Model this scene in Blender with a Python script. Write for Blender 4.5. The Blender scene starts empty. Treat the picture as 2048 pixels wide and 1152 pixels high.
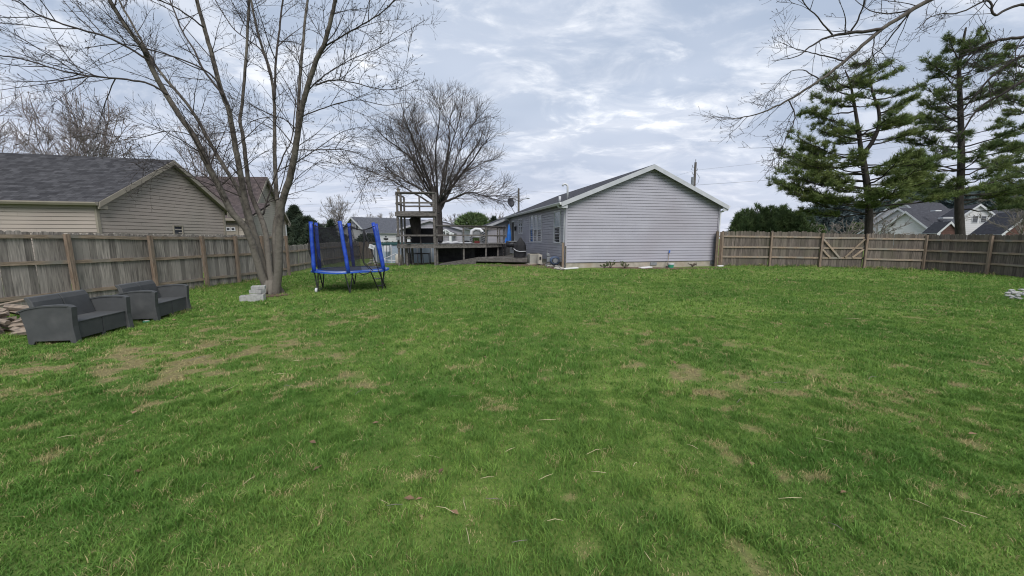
import bpy, math, random
import numpy as np
from mathutils import Vector, Matrix, Euler
random.seed(7); rng = np.random.default_rng(7)
R = math.radians
C = bpy.context.scene.collection
V = Vector
# ------------------------------------------------------------------ camera model (photo pixels 2048 x 1152)
F = 760.0; CX = 1024.0; CY = 576.0; HC = 1.75
PITCH = math.atan(100 / F)
def ray(px, py):
    u = (px - CX) / F; v = (CY - py) / F
    return V((u, math.cos(PITCH) + v * math.sin(PITCH), v * math.cos(PITCH) - math.sin(PITCH)))
def P(px, py, D):
    d = ray(px, py); return V((0, 0, HC)) + d * (D / d.y)
def XD(px, D): return (px - CX) / F * D * 1.0
ANCH = [(-3,2,0),(3,2,0),(-8,4,0),(8,4,0),(0,8,0),(6,9,.0),(-6,9,0),(13,10,0),(0,14,.06),(8,14,.08),(14,14,.04),
        (-11.7,8.4,.05),(-10.9,13.5,-.05),(-10.8,15.2,.0),(2.6,18.5,.31),(10.8,20.5,.27),(13.8,20.3,.26),(18.5,20,.19),
        (21.5,19.9,.12),(21.9,17.4,.03),(23,17,.0),(-4.5,21,.22),(0,22,.3),(-10.8,18.2,.05),(-11.5,27,.12),(-4,13,.05),
        (3,26,.32),(0,32,.25),(12,28,.2),(-8,36,.1),(22,30,.1),(-20,12,0),(-20,25,0)]
AN = np.array(ANCH)
def gz_np(x, y):
    x = np.asarray(x, float); y = np.asarray(y, float)
    num = np.zeros(x.shape); den = np.full(x.shape, .02)
    num += .02 * .05
    for ax, ay, az in ANCH:
        w = np.exp(-((x - ax) ** 2 + (y - ay) ** 2) / (2 * 2.6 ** 2)); num += w * az; den += w
    return num / den
def gz(x, y): return float(gz_np(np.array([x]), np.array([y]))[0])
def G(px, py):
    d = ray(px, py); z = 0
    for _ in range(8):
        t = (z - HC) / d.z; p = V((0, 0, HC)) + d * t; z = gz(p.x, p.y)
    return V((p.x, p.y, z))
def on(x, y, dz=0): return V((x, y, gz(x, y) + dz))
# ------------------------------------------------------------------ object bookkeeping
def tag(o, label=None, cat=None, group=None, kind=None):
    if label: o['label'] = label
    if cat: o['category'] = cat
    if group: o['group'] = group
    if kind: o['kind'] = kind
    return o
def thing(name, loc, label, cat, group=None, rz=0.0):
    o = bpy.data.objects.new(name, None); C.objects.link(o); o.empty_display_size = .2
    o.location = loc; o.rotation_euler = (0, 0, rz)
    return tag(o, label, cat, group)
def origin(o):
    v = V((0, 0, 0))
    while o is not None: v = v + o.location; o = o.parent
    return v
def copy_tree(o, parent=None):
    c = o.copy(); C.objects.link(c); c.parent = parent
    for ch in [k for k in bpy.data.objects if k.parent == o]: copy_tree(ch, c)
    return c
class MB:
    def __init__(s): s.v = []; s.f = []; s.uv = {}
    def quad(s, *p, uv=None):
        i = len(s.v); s.v += [tuple(q) for q in p]; s.f.append(tuple(range(i, i + len(p))))
        if uv: s.uv[len(s.f) - 1] = uv
        return s
    def box(s, c, size, M=None):
        c = V(c); hx, hy, hz = size[0] / 2, size[1] / 2, size[2] / 2; i = len(s.v)
        for dx in (-hx, hx):
            for dy in (-hy, hy):
                for dz in (-hz, hz):
                    q = V((dx, dy, dz))
                    if M is not None: q = M @ q
                    s.v.append(tuple(c + q))
        for f in ((0,1,3,2),(4,6,7,5),(0,4,5,1),(2,3,7,6),(0,2,6,4),(1,5,7,3)): s.f.append(tuple(i + k for k in f))
        return s
    def beam(s, a, b, w, h, up=V((0, 0, 1))):
        a = V(a); b = V(b); d = b - a; L = d.length
        if L < 1e-6: return s
        d.normalize(); u = V(up)
        if abs(d.dot(u)) > .98: u = V((0, 1, 0))
        sx = d.cross(u).normalized(); sz = sx.cross(d).normalized()
        i = len(s.v)
        for q in (a, b):
            for (ax, az) in ((-1,-1),(1,-1),(1,1),(-1,1)): s.v.append(tuple(q + sx * (ax * w / 2) + sz * (az * h / 2)))
        for f in ((0,3,2,1),(4,5,6,7),(0,1,5,4),(1,2,6,5),(2,3,7,6),(3,0,4,7)): s.f.append(tuple(i + k for k in f))
        return s
    def tube(s, pts, rad, n=6, cap=True):
        m = len(pts); base = len(s.v); pts = [V(p) for p in pts]
        if not hasattr(rad, '__len__'): rad = [rad] * m
        t0 = (pts[-1] - pts[0]); ref = V((0.31, .17, 1)) if abs(t0.normalized().z) < .8 else V((1, .23, .11))
        cs = [(math.cos(2 * math.pi * k / n), math.sin(2 * math.pi * k / n)) for k in range(n)]
        px = None
        for j in range(m):
            t = pts[min(j + 1, m - 1)] - pts[max(j - 1, 0)]
            if t.length < 1e-9: t = V((0, 0, 1))
            t.normalize()
            if px is None: x = t.cross(ref)
            else: x = px - t * px.dot(t)
            if x.length < 1e-6: x = t.cross(V((0, 1, .3)))
            x.normalize(); px = x; y = t.cross(x); r = rad[j]; p = pts[j]
            for (a, b) in cs: s.v.append((p.x + (x.x*a + y.x*b)*r, p.y + (x.y*a + y.y*b)*r, p.z + (x.z*a + y.z*b)*r))
        for j in range(m - 1):
            for k in range(n):
                k2 = (k + 1) % n
                s.f.append((base + j*n + k, base + j*n + k2, base + (j+1)*n + k2, base + (j+1)*n + k))
        if cap and n > 2:
            s.f.append(tuple(base + k for k in reversed(range(n)))); s.f.append(tuple(base + (m-1)*n + k for k in range(n)))
        return s
    def cyl(s, c, r, h, n=16, r2=None):
        c = V(c); return s.tube([c, c + V((0, 0, h))], [r, r if r2 is None else r2], n)
    def extrude(s, poly, vec):
        n = len(poly); i = len(s.v); vec = V(vec)
        s.v += [tuple(p) for p in poly] + [tuple(V(p) + vec) for p in poly]
        s.f.append(tuple(reversed(range(i, i + n)))); s.f.append(tuple(range(i + n, i + 2*n)))
        for k in range(n):
            k2 = (k + 1) % n; s.f.append((i + k, i + k2, i + n + k2, i + n + k))
        return s
    def ball(s, c, r, n=8, m=6, sq=(1,1,1), jit=0):
        c = V(c); i = len(s.v)
        for a in range(m + 1):
            th = math.pi * a / m
            for b in range(n):
                ph = 2 * math.pi * b / n; q = 1 + random.uniform(-jit, jit)
                s.v.append((c.x + r*sq[0]*q*math.sin(th)*math.cos(ph), c.y + r*sq[1]*q*math.sin(th)*math.sin(ph), c.z + r*sq[2]*q*math.cos(th)))
        for a in range(m):
            for b in range(n):
                b2 = (b + 1) % n; s.f.append((i + a*n + b, i + (a+1)*n + b, i + (a+1)*n + b2, i + a*n + b2))
        return s
    def build(s, name, mat, parent=None, smooth=False, bevel=0, world=True, label=None):
        off = origin(parent) if (world and parent is not None) else V((0, 0, 0))
        me = bpy.data.meshes.new(name)
        me.from_pydata([(a - off.x, b - off.y, c - off.z) for a, b, c in s.v], [], s.f)
        if s.uv:
            uvl = me.uv_layers.new(name='UVMap')
            for fi, uv in s.uv.items():
                for li, q in zip(me.polygons[fi].loop_indices, uv): uvl.data[li].uv = q
        me.materials.append(mat)
        if smooth:
            for p in me.polygons: p.use_smooth = True
        me.update()
        o = bpy.data.objects.new(name, me); C.objects.link(o)
        if parent is not None: o.parent = parent
        if bevel:
            b = o.modifiers.new('bevel', 'BEVEL'); b.width = bevel; b.segments = 2; b.limit_method = 'ANGLE'
        if label: o['label'] = label
        return o
def npmesh(name, verts, faces, mat, parent=None, attrs=None, smooth=False, world=True):
    off = origin(parent) if (world and parent is not None) else V((0, 0, 0))
    verts = np.asarray(verts, np.float32) - np.array(off, np.float32); faces = np.asarray(faces, np.int32); k = faces.shape[1]
    me = bpy.data.meshes.new(name)
    me.vertices.add(len(verts)); me.vertices.foreach_set('co', verts.ravel())
    me.loops.add(faces.size); me.loops.foreach_set('vertex_index', faces.ravel())
    me.polygons.add(len(faces)); me.polygons.foreach_set('loop_start', np.arange(0, faces.size, k, dtype=np.int32))
    try: me.polygons.foreach_set('loop_total', np.full(len(faces), k, dtype=np.int32))
    except Exception: pass
    if smooth: me.polygons.foreach_set('use_smooth', np.ones(len(faces), bool))
    for an, arr in (attrs or {}).items():
        a = me.attributes.new(an, 'FLOAT', 'POINT'); a.data.foreach_set('value', np.asarray(arr, np.float32))
    me.materials.append(mat); me.update(calc_edges=True); me.validate()
    o = bpy.data.objects.new(name, me); C.objects.link(o)
    if parent is not None: o.parent = parent
    return o
# ------------------------------------------------------------------ value noise (numpy)
_T = rng.random((256, 256))
def vn(x, y):
    xi = np.floor(x).astype(int); yi = np.floor(y).astype(int); fx = x - xi; fy = y - yi
    fx = fx*fx*(3-2*fx); fy = fy*fy*(3-2*fy); g = lambda a, b: _T[a & 255, b & 255]
    return (g(xi,yi)*(1-fx)+g(xi+1,yi)*fx)*(1-fy)+(g(xi,yi+1)*(1-fx)+g(xi+1,yi+1)*fx)*fy
def fbm(x, y, o=4):
    s = 0; a = .5; t = 0
    for k in range(o): s = s + a*vn(x*2**k + 13.7*k, y*2**k + 7.1*k); t += a; a *= .55
    return s / t
# ------------------------------------------------------------------ materials
def mk(name, c1, c2=None, scale=4, st=(1, 1, 1), rough=.8, bump=0, island=0, metal=0, spec=.3, detail=5, fac=(.35, .65), coord='Object', dist=.01, c3=None, s3=.6, bscale=None):
    m = bpy.data.materials.new(name); m.use_nodes = True; nt = m.node_tree; N = nt.nodes; L = nt.links
    b = N['Principled BSDF']; b.inputs['Roughness'].default_value = rough; b.inputs['Metallic'].default_value = metal
    b.inputs['Specular IOR Level'].default_value = spec
    c2 = c2 or c1
    tc = N.new('ShaderNodeTexCoord'); mp = N.new('ShaderNodeMapping'); mp.inputs['Scale'].default_value = st
    L.new(tc.outputs[coord], mp.inputs['Vector'])
    nz = N.new('ShaderNodeTexNoise'); nz.inputs['Scale'].default_value = scale; nz.inputs['Detail'].default_value = detail
    L.new(mp.outputs[0], nz.inputs['Vector'])
    mr = N.new('ShaderNodeMapRange'); mr.inputs['From Min'].default_value = fac[0]; mr.inputs['From Max'].default_value = fac[1]
    L.new(nz.outputs['Fac'], mr.inputs['Value'])
    mx = N.new('ShaderNodeMixRGB'); mx.inputs['Color1'].default_value = (*c1, 1); mx.inputs['Color2'].default_value = (*c2, 1)
    L.new(mr.outputs[0], mx.inputs['Fac']); out = mx.outputs[0]
    if c3:
        n3 = N.new('ShaderNodeTexNoise'); n3.inputs['Scale'].default_value = s3; n3.inputs['Detail'].default_value = 4
        L.new(tc.outputs[coord], n3.inputs['Vector'])
        r3 = N.new('ShaderNodeMapRange'); r3.inputs['From Min'].default_value = .45; r3.inputs['From Max'].default_value = .7
        L.new(n3.outputs['Fac'], r3.inputs['Value'])
        m3 = N.new('ShaderNodeMixRGB'); m3.inputs['Color2'].default_value = (*c3, 1)
        L.new(r3.outputs[0], m3.inputs['Fac']); L.new(out, m3.inputs['Color1']); out = m3.outputs[0]
    if island:
        ge = N.new('ShaderNodeNewGeometry'); ma = N.new('ShaderNodeMapRange')
        ma.inputs['To Min'].default_value = 1 - island; ma.inputs['To Max'].default_value = 1 + island
        L.new(ge.outputs['Random Per Island'], ma.inputs['Value'])
        hs = N.new('ShaderNodeHueSaturation'); L.new(out, hs.inputs['Color']); L.new(ma.outputs[0], hs.inputs['Value']); out = hs.outputs[0]
    L.new(out, b.inputs['Base Color'])
    if bump:
        bp = N.new('ShaderNodeBump'); bp.inputs['Strength'].default_value = bump; bp.inputs['Distance'].default_value = dist
        src = nz
        if bscale:
            src = N.new('ShaderNodeTexNoise'); src.inputs['Scale'].default_value = bscale; src.inputs['Detail'].default_value = 3
            L.new(mp.outputs[0], src.inputs['Vector'])
        L.new(src.outputs['Fac'], bp.inputs['Height']); L.new(bp.outputs[0], b.inputs['Normal'])
    return m
def shingle(name, c1, c2, cm):
    m = bpy.data.materials.new(name); m.use_nodes = True; nt = m.node_tree; N = nt.nodes; L = nt.links
    b = N['Principled BSDF']; b.inputs['Roughness'].default_value = .95; b.inputs['Specular IOR Level'].default_value = .15
    uv = N.new('ShaderNodeUVMap'); br = N.new('ShaderNodeTexBrick')
    br.inputs['Scale'].default_value = 1; br.inputs['Brick Width'].default_value = .27; br.inputs['Row Height'].default_value = .14
    br.inputs['Mortar Size'].default_value = .006; br.inputs['Mortar Smooth'].default_value = .4; br.inputs['Bias'].default_value = 0; br.offset = .37
    br.inputs['Color1'].default_value = (*c1, 1); br.inputs['Color2'].default_value = (*c2, 1); br.inputs['Mortar'].default_value = (*cm, 1)
    L.new(uv.outputs[0], br.inputs['Vector'])
    nz = N.new('ShaderNodeTexNoise'); nz.inputs['Scale'].default_value = 4.5; nz.inputs['Detail'].default_value = 4; L.new(uv.outputs[0], nz.inputs['Vector'])
    mr = N.new('ShaderNodeMapRange'); mr.inputs['From Min'].default_value = .3; mr.inputs['From Max'].default_value = .7; mr.inputs['To Min'].default_value = .75; mr.inputs['To Max'].default_value = 1.25
    L.new(nz.outputs['Fac'], mr.inputs['Value'])
    hs = N.new('ShaderNodeHueSaturation'); L.new(br.outputs['Color'], hs.inputs['Color']); L.new(mr.outputs[0], hs.inputs['Value'])
    L.new(hs.outputs[0], b.inputs['Base Color'])
    bp = N.new('ShaderNodeBump'); bp.inputs['Strength'].default_value = .5; bp.inputs['Distance'].default_value = .01
    L.new(br.outputs['Fac'], bp.inputs['Height']); bp.invert = True; L.new(bp.outputs[0], b.inputs['Normal'])
    return m
M = {}
M['vinyl_grey'] = mk('vinyl_grey', (.345,.34,.385), (.315,.31,.355), scale=1.2, rough=.5, spec=.35, island=.035, c3=(.30,.288,.325), s3=.38)
M['vinyl_tan'] = mk('vinyl_tan', (.33,.282,.252), (.295,.255,.228), scale=1.2, rough=.6, island=.035, c3=(.30,.27,.235), s3=.4)
M['vinyl_cream'] = mk('vinyl_cream', (.36,.325,.28), (.32,.29,.25), scale=1.5, rough=.6)
M['trim_sage'] = mk('trim_sage', (.43,.44,.47), (.37,.385,.41), scale=3, rough=.5)
M['trim_tan'] = mk('trim_tan', (.25,.225,.185), (.22,.195,.165), scale=3, rough=.6)
M['white'] = mk('white_paint', (.56,.57,.59), (.50,.51,.54), scale=2, rough=.5)
M['white_dull'] = mk('white_siding', (.62,.61,.62), (.57,.565,.575), scale=1, rough=.6)
M['concrete'] = mk('concrete', (.36,.33,.28), (.27,.25,.21), scale=5, rough=.95, bump=.3, c3=(.30,.24,.18), s3=1.3)
M['block'] = mk('cement_block', (.36,.36,.35), (.27,.27,.26), scale=14, rough=.95, bump=.5)
M['glass'] = mk('window_glass', (.02,.022,.028), (.05,.055,.065), scale=.9, rough=.08, spec=.6)
M['curtain'] = mk('window_glass_curtained', (.22,.25,.28), (.33,.36,.40), scale=9, st=(1,1,.2), rough=.15, spec=.6)
M['shingle_grey'] = shingle('shingle_grey', (.066,.066,.072), (.033,.033,.037), (.018,.018,.020))
M['shingle_dark'] = shingle('shingle_dark', (.058,.060,.070), (.042,.043,.052), (.03,.03,.036))
M['shingle_brown'] = shingle('shingle_brown', (.088,.070,.068), (.055,.045,.046), (.03,.026,.026))
M['shingle_blue'] = shingle('shingle_blue', (.095,.10,.115), (.075,.08,.095), (.05,.055,.065))
M['board'] = mk('fence_board', (.29,.262,.232), (.125,.114,.103), scale=3.2, st=(9,9,.7), rough=.92, bump=.45, island=.36, c3=(.21,.192,.172), s3=1.6)
M['board_b'] = mk('fence_board_brown', (.140,.118,.100), (.070,.060,.052), scale=3.2, st=(9,9,.7), rough=.92, bump=.4, island=.3, c3=(.095,.085,.065), s3=1.4)
M['rail'] = mk('fence_rail', (.30,.235,.175), (.17,.13,.095), scale=4, st=(3,1.2,9), rough=.9, bump=.4, island=.25, c3=(.20,.19,.165), s3=2)
M['post'] = mk('fence_post', (.24,.18,.135), (.125,.092,.068), scale=4, st=(8,8,1), rough=.9, bump=.4, island=.25, c3=(.18,.15,.12), s3=1.5)
M['deckwood'] = mk('deck_wood', (.135,.124,.116), (.068,.063,.06), scale=4, st=(2,2,4), rough=.92, bump=.35, island=.3)
M['deckdark'] = mk('deck_dark_wood', (.055,.055,.055), (.03,.03,.032), scale=5, rough=.95)  # darker wood of the skirting boards under the deck
M['black'] = mk('black_fabric', (.012,.012,.014), (.02,.02,.024), scale=5, rough=.8)
M['steel'] = mk('black_steel', (.025,.025,.03), (.05,.05,.055), scale=8, rough=.45, metal=.3)
M['galv'] = mk('galvanised', (.45,.47,.5), (.35,.37,.4), scale=8, rough=.4, metal=.7)
M['grey_metal'] = mk('grey_metal', (.24,.25,.27), (.18,.19,.2), scale=6, rough=.5, metal=.2)
M['blue'] = mk('blue_foam', (.010,.055,.42), (.004,.030,.26), scale=7, c3=(.03,.09,.40), s3=5, rough=.45, spec=.5, bump=.3, bscale=9, dist=.02)
M['bluepad'] = mk('blue_pad', (.02,.09,.42), (.02,.06,.3), scale=3, rough=.6, bump=.2)
M['bluecloth'] = mk('blue_cloth', (.03,.16,.5), (.02,.1,.36), scale=5, rough=.8)
M['sofa'] = mk('graphite_resin', (.060,.063,.065), (.045,.047,.049), scale=3, rough=.6, bump=.4, bscale=160, dist=.004, c3=(.080,.082,.083), s3=3.2)
M['bark'] = mk('maple_bark', (.092,.079,.068), (.045,.038,.033), scale=5, st=(2.4,2.4,.9), rough=.95, bump=1, dist=.02, c3=(.13,.118,.10), s3=3.2)
M['twig'] = mk('maple_twig', (.032,.027,.026), (.055,.045,.041), scale=2, rough=.9)
M['bark_dark'] = mk('dark_bark', (.050,.043,.040), (.028,.024,.022), scale=6, st=(2,2,.6), rough=.95, bump=.7, dist=.03)
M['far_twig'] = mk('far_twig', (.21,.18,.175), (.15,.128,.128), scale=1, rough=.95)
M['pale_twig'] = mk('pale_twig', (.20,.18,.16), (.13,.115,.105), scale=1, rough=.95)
def leafm(name, c1, c2, isl=.35, tr=.25, scale=1.2):
    m = mk(name, c1, c2, scale=scale, rough=.75, island=isl, spec=.2); nt = m.node_tree; N = nt.nodes; L = nt.links
    b = N['Principled BSDF']; src = b.inputs['Base Color'].links[0].from_socket
    t = N.new('ShaderNodeBsdfTranslucent'); L.new(src, t.inputs['Color']); mx = N.new('ShaderNodeMixShader'); mx.inputs[0].default_value = tr
    L.new(b.outputs[0], mx.inputs[1]); L.new(t.outputs[0], mx.inputs[2]); L.new(mx.outputs[0], N['Material Output'].inputs['Surface']); return m
M['pine'] = leafm('pine_needles', (.095,.14,.045), (.175,.21,.07), .5)
M['pine_dark'] = leafm('pine_needles_dark', (.075,.115,.045), (.14,.175,.06), .5)
M['spruce'] = leafm('spruce_needles', (.08,.125,.055), (.13,.18,.07), .45)
M['spruce_far'] = leafm('far_spruce_needles', (.035,.055,.038), (.06,.08,.05), .35)
M['woods'] = leafm('hazed_woods_foliage', (.085,.12,.13), (.13,.16,.165), .4)  # bluish foliage colour paints in the haze of distance
M['greenbush'] = leafm('bright_bush_foliage', (.08,.12,.04), (.11,.15,.05), .3)
M['leaf'] = mk('dead_leaf', (.20,.125,.07), (.13,.085,.055), scale=30, rough=.9, island=.4)
M['soil'] = mk('bare_soil', (.13,.085,.06), (.075,.05,.038), scale=7, rough=1, bump=.5)
M['stone'] = mk('pale_stone', (.36,.34,.31), (.20,.185,.165), scale=6, rough=.9, bump=.5, island=.3)
M['log'] = mk('split_log', (.25,.20,.155), (.12,.10,.085), scale=5, st=(2,2,6), rough=.95, bump=.6, island=.35)
M['straw'] = mk('dry_straw', (.46,.39,.24), (.36,.30,.19), scale=9, rough=.9)
M['brick'] = mk('brick', (.12,.066,.055), (.08,.046,.04), scale=3, rough=.95)
M['poolwall'] = mk('pool_wall', (.40,.46,.54), (.30,.36,.43), scale=2, st=(1,1,.3), rough=.5)
M['teal'] = mk('teal_plastic', (.05,.33,.30), (.04,.26,.24), scale=3, rough=.5)
M['green'] = mk('green_plastic', (.05,.30,.17), (.04,.24,.14), scale=3, rough=.5)
M['dkgreen'] = mk('dark_green_cover', (.02,.07,.065), (.015,.05,.05), scale=3, rough=.7)
M['cream'] = mk('cream_plastic', (.5,.47,.4), (.45,.42,.36), scale=3, rough=.5)
M['wood_pole'] = mk('utility_pole_wood', (.13,.12,.115), (.09,.08,.075), scale=5, rough=.95)
M['red'] = mk('red_cloth', (.14,.03,.03), rough=.8)
M['blue_tint'] = mk('blue_handle', (.02,.09,.35), rough=.5)

# pale grey maple base; height blend paints in the limbs' darkness against the sky
def height_shade(m, z0, z1, col):
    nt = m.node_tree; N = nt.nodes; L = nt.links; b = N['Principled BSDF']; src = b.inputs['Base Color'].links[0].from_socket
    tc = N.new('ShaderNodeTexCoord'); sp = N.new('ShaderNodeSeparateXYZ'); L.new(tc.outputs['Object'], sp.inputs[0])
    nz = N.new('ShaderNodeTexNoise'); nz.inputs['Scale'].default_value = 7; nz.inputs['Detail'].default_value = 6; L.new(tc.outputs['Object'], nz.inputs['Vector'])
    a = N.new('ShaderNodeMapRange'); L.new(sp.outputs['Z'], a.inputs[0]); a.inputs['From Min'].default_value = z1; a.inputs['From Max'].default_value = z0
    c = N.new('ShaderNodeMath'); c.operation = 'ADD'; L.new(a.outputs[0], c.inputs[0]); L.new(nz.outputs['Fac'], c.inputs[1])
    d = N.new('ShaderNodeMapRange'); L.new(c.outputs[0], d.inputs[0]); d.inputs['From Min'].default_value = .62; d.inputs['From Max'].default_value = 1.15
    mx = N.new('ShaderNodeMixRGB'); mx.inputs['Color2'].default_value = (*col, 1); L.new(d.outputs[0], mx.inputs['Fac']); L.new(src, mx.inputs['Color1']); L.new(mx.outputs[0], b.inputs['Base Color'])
M['bark_maple'] = mk('height_shaded_maple_bark', (.100,.086,.074), (.035,.030,.026), scale=7, st=(2.2,2.2,1.6), rough=.95, bump=1, dist=.02, c3=(.13,.118,.10), s3=3.2)
height_shade(M['bark_maple'], .0, 3.2, (.135,.122,.104))
M['far_dark_twig'] = mk('far_dark_twig', (.095,.080,.073), (.065,.055,.050), scale=2, rough=.9)
# ------------------------------------------------------------------ camera, sky, light
cam = bpy.data.objects.new('camera', bpy.data.cameras.new('camera')); C.objects.link(cam); bpy.context.scene.camera = cam
cam.location = (0, 0, HC); cam.rotation_euler = (math.pi/2 - PITCH, 0, 0)
cam.data.sensor_width = 36; cam.data.lens = F / 2048 * 36; cam.data.clip_end = 2000; cam.data.clip_start = .05
sc = bpy.context.scene; sc.view_settings.view_transform = 'Standard'; sc.view_settings.look = 'None'; sc.cycles.filter_width = 1.1; sc.view_settings.exposure = .46
SUN_EL, SUN_AZ = R(50), R(166)     # azimuth clockwise from +Y
w = bpy.data.worlds.new('World'); sc.world = w; w.use_nodes = True; nt = w.node_tree; N = nt.nodes; L = nt.links
bg = N['Background']; bg.inputs['Strength'].default_value = .15
sky = N.new('ShaderNodeTexSky'); sky.sky_type = 'NISHITA'; sky.sun_disc = False; sky.sun_elevation = SUN_EL; sky.sun_rotation = SUN_AZ
tc = N.new('ShaderNodeTexCoord'); sp = N.new('ShaderNodeSeparateXYZ'); L.new(tc.outputs['Generated'], sp.inputs[0])
def mnode(op, a=None, b=None, va=None, vb=None):
    n = N.new('ShaderNodeMath'); n.operation = op
    if a is not None: L.new(a, n.inputs[0])
    if va is not None: n.inputs[0].default_value = va
    if b is not None: L.new(b, n.inputs[1])
    if vb is not None: n.inputs[1].default_value = vb
    return n.outputs[0]
zc = mnode('ADD', mnode('MAXIMUM', sp.outputs['Z'], vb=0.0), vb=.22)
ux = mnode('DIVIDE', sp.outputs['X'], zc); uy = mnode('DIVIDE', sp.outputs['Y'], zc)
cb = N.new('ShaderNodeCombineXYZ'); L.new(ux, cb.inputs[0]); L.new(uy, cb.inputs[1])
mp = N.new('ShaderNodeMapping'); mp.inputs['Rotation'].default_value = (0, 0, R(35)); mp.inputs['Scale'].default_value = (1.0, 1.55, 1); L.new(cb.outputs[0], mp.inputs[0])
def noise(sc_, det, rough=.55, dis=0.0, off=(0,0,0)):
    m2 = N.new('ShaderNodeMapping'); m2.inputs['Location'].default_value = off; L.new(mp.outputs[0], m2.inputs[0])
    n = N.new('ShaderNodeTexNoise'); n.inputs['Scale'].default_value = sc_; n.inputs['Detail'].default_value = det; n.inputs['Roughness'].default_value = rough; n.inputs['Distortion'].default_value = dis
    L.new(m2.outputs[0], n.inputs['Vector']); return n.outputs['Fac']
def rng_node(x, a, b, c=0, d=1):
    n = N.new('ShaderNodeMapRange'); n.interpolation_type = 'SMOOTHSTEP'; L.new(x, n.inputs['Value'])
    for k, v_ in zip(('From Min','From Max','To Min','To Max'), (a,b,c,d)): n.inputs[k].default_value = v_
    return n.outputs[0]
def mix(f, a, b):
    n = N.new('ShaderNodeMixRGB'); L.new(f, n.inputs['Fac'])
    for i, q in ((1, a), (2, b)):
        if isinstance(q, tuple): n.inputs[i].default_value = (*q, 1)
        else: L.new(q, n.inputs[i])
    return n.outputs[0]
big = rng_node(noise(.8, 3, off=(3.1,1.2,0)), .35, .66); mid = rng_node(noise(2.3, 7, .60, .5), .42, .64); fine = rng_node(noise(5.0, 6, .62, .6, (5,2,0)), .44, .68)
col = mix(big, (2.20,2.62,3.35), (2.95,3.32,4.0))
col = mix(mnode('MULTIPLY', mid, vb=.85), col, (3.85,4.1,4.6))
col = mix(mnode('MULTIPLY', mnode('MULTIPLY', fine, mid), mnode('MULTIPLY', big, vb=1.0)), col, (6.0,6.05,6.15))
hz = rng_node(sp.outputs['Z'], 0, .34, 1, 0)
col = mix(mnode('MULTIPLY', hz, vb=.6), col, (3.5,3.65,4.3))
top = mix(mnode('MULTIPLY', rng_node(noise(1.3, 4, off=(8,8,0)), .3, .8), vb=.06), col, sky.outputs[0])
L.new(top, bg.inputs['Color'])
sl = bpy.data.lights.new('sun', 'SUN'); sl.energy = 2.6; sl.angle = R(38); sl.color = (1, .965, .92)
so = bpy.data.objects.new('sun', sl); C.objects.link(so)
sd = V((math.sin(SUN_AZ)*math.cos(SUN_EL), math.cos(SUN_AZ)*math.cos(SUN_EL), math.sin(SUN_EL)))
so.rotation_euler = sd.to_track_quat('Z', 'Y').to_euler(); so.location = sd * 40
# ------------------------------------------------------------------ lawn
def spaced(lo, a, b, hi, step):
    L1 = list(np.arange(a, b, step)); s = step; x = a; left = []
    while x > lo: s *= 1.35; x -= s; left.append(x)
    s = step; x = L1[-1]; right = []
    while x < hi: s *= 1.35; x += s; right.append(x)
    return np.array(left[::-1] + L1 + right)
xs = spaced(-700, -15, 25, 700, .1); ys = spaced(-300, .6, 26, 1200, .1)
def dryness(x, y):
    a = fbm(x*.9+3, y*.9+9, 5); b = fbm(x*4.6+30, y*4.6+5, 4); c = fbm(x*.18+1, y*.18+4, 3)
    d = np.clip((a*.22 + b*.78 - .597 + (c-.5)*.12) * 6.0, 0, .8)
    # worn areas : beside the sofas, at the left edge, round the trunk, along the house
    def g(cx, cy, sx, sy): return np.exp(-((x-cx)/sx)**2 - ((y-cy)/sy)**2)
    worn = .75*g(-5.4,5.2,2.2,1.0) + .5*g(-4.6,6.8,1.6,1.6) + .9*g(-7.2,4.9,1.3,.5) + .45*g(-1.2,15.5,3,3)+ .8*g(.3,20.3,2.2,.7) + .55*g(3.3,4.5,1.2,.8)
    d = np.clip(d + worn * np.clip((b*.7 + fbm(x*9+3, y*9+1, 3)*.3-.47)*9, 0, 1), 0, .9)
    return d
def lush(x, y): return fbm(x*.7+50, y*.7+20, 5)*.6 + fbm(x*2.6+5, y*2.6+20, 3)*.4
X, Y = np.meshgrid(xs, ys); Z = gz_np(X, Y)
Z = Z + (fbm(X*1.5, Y*1.5, 3)-.5)*.05*(Y < 25) * (np.abs(X) < 26)
dry = dryness(X, Y); lu = lush(X, Y)
nx, ny = len(xs), len(ys); idx = np.arange(nx*ny).reshape(ny, nx)
faces = np.stack([idx[:-1,:-1], idx[:-1,1:], idx[1:,1:], idx[1:,:-1]], -1).reshape(-1, 4)
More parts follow.
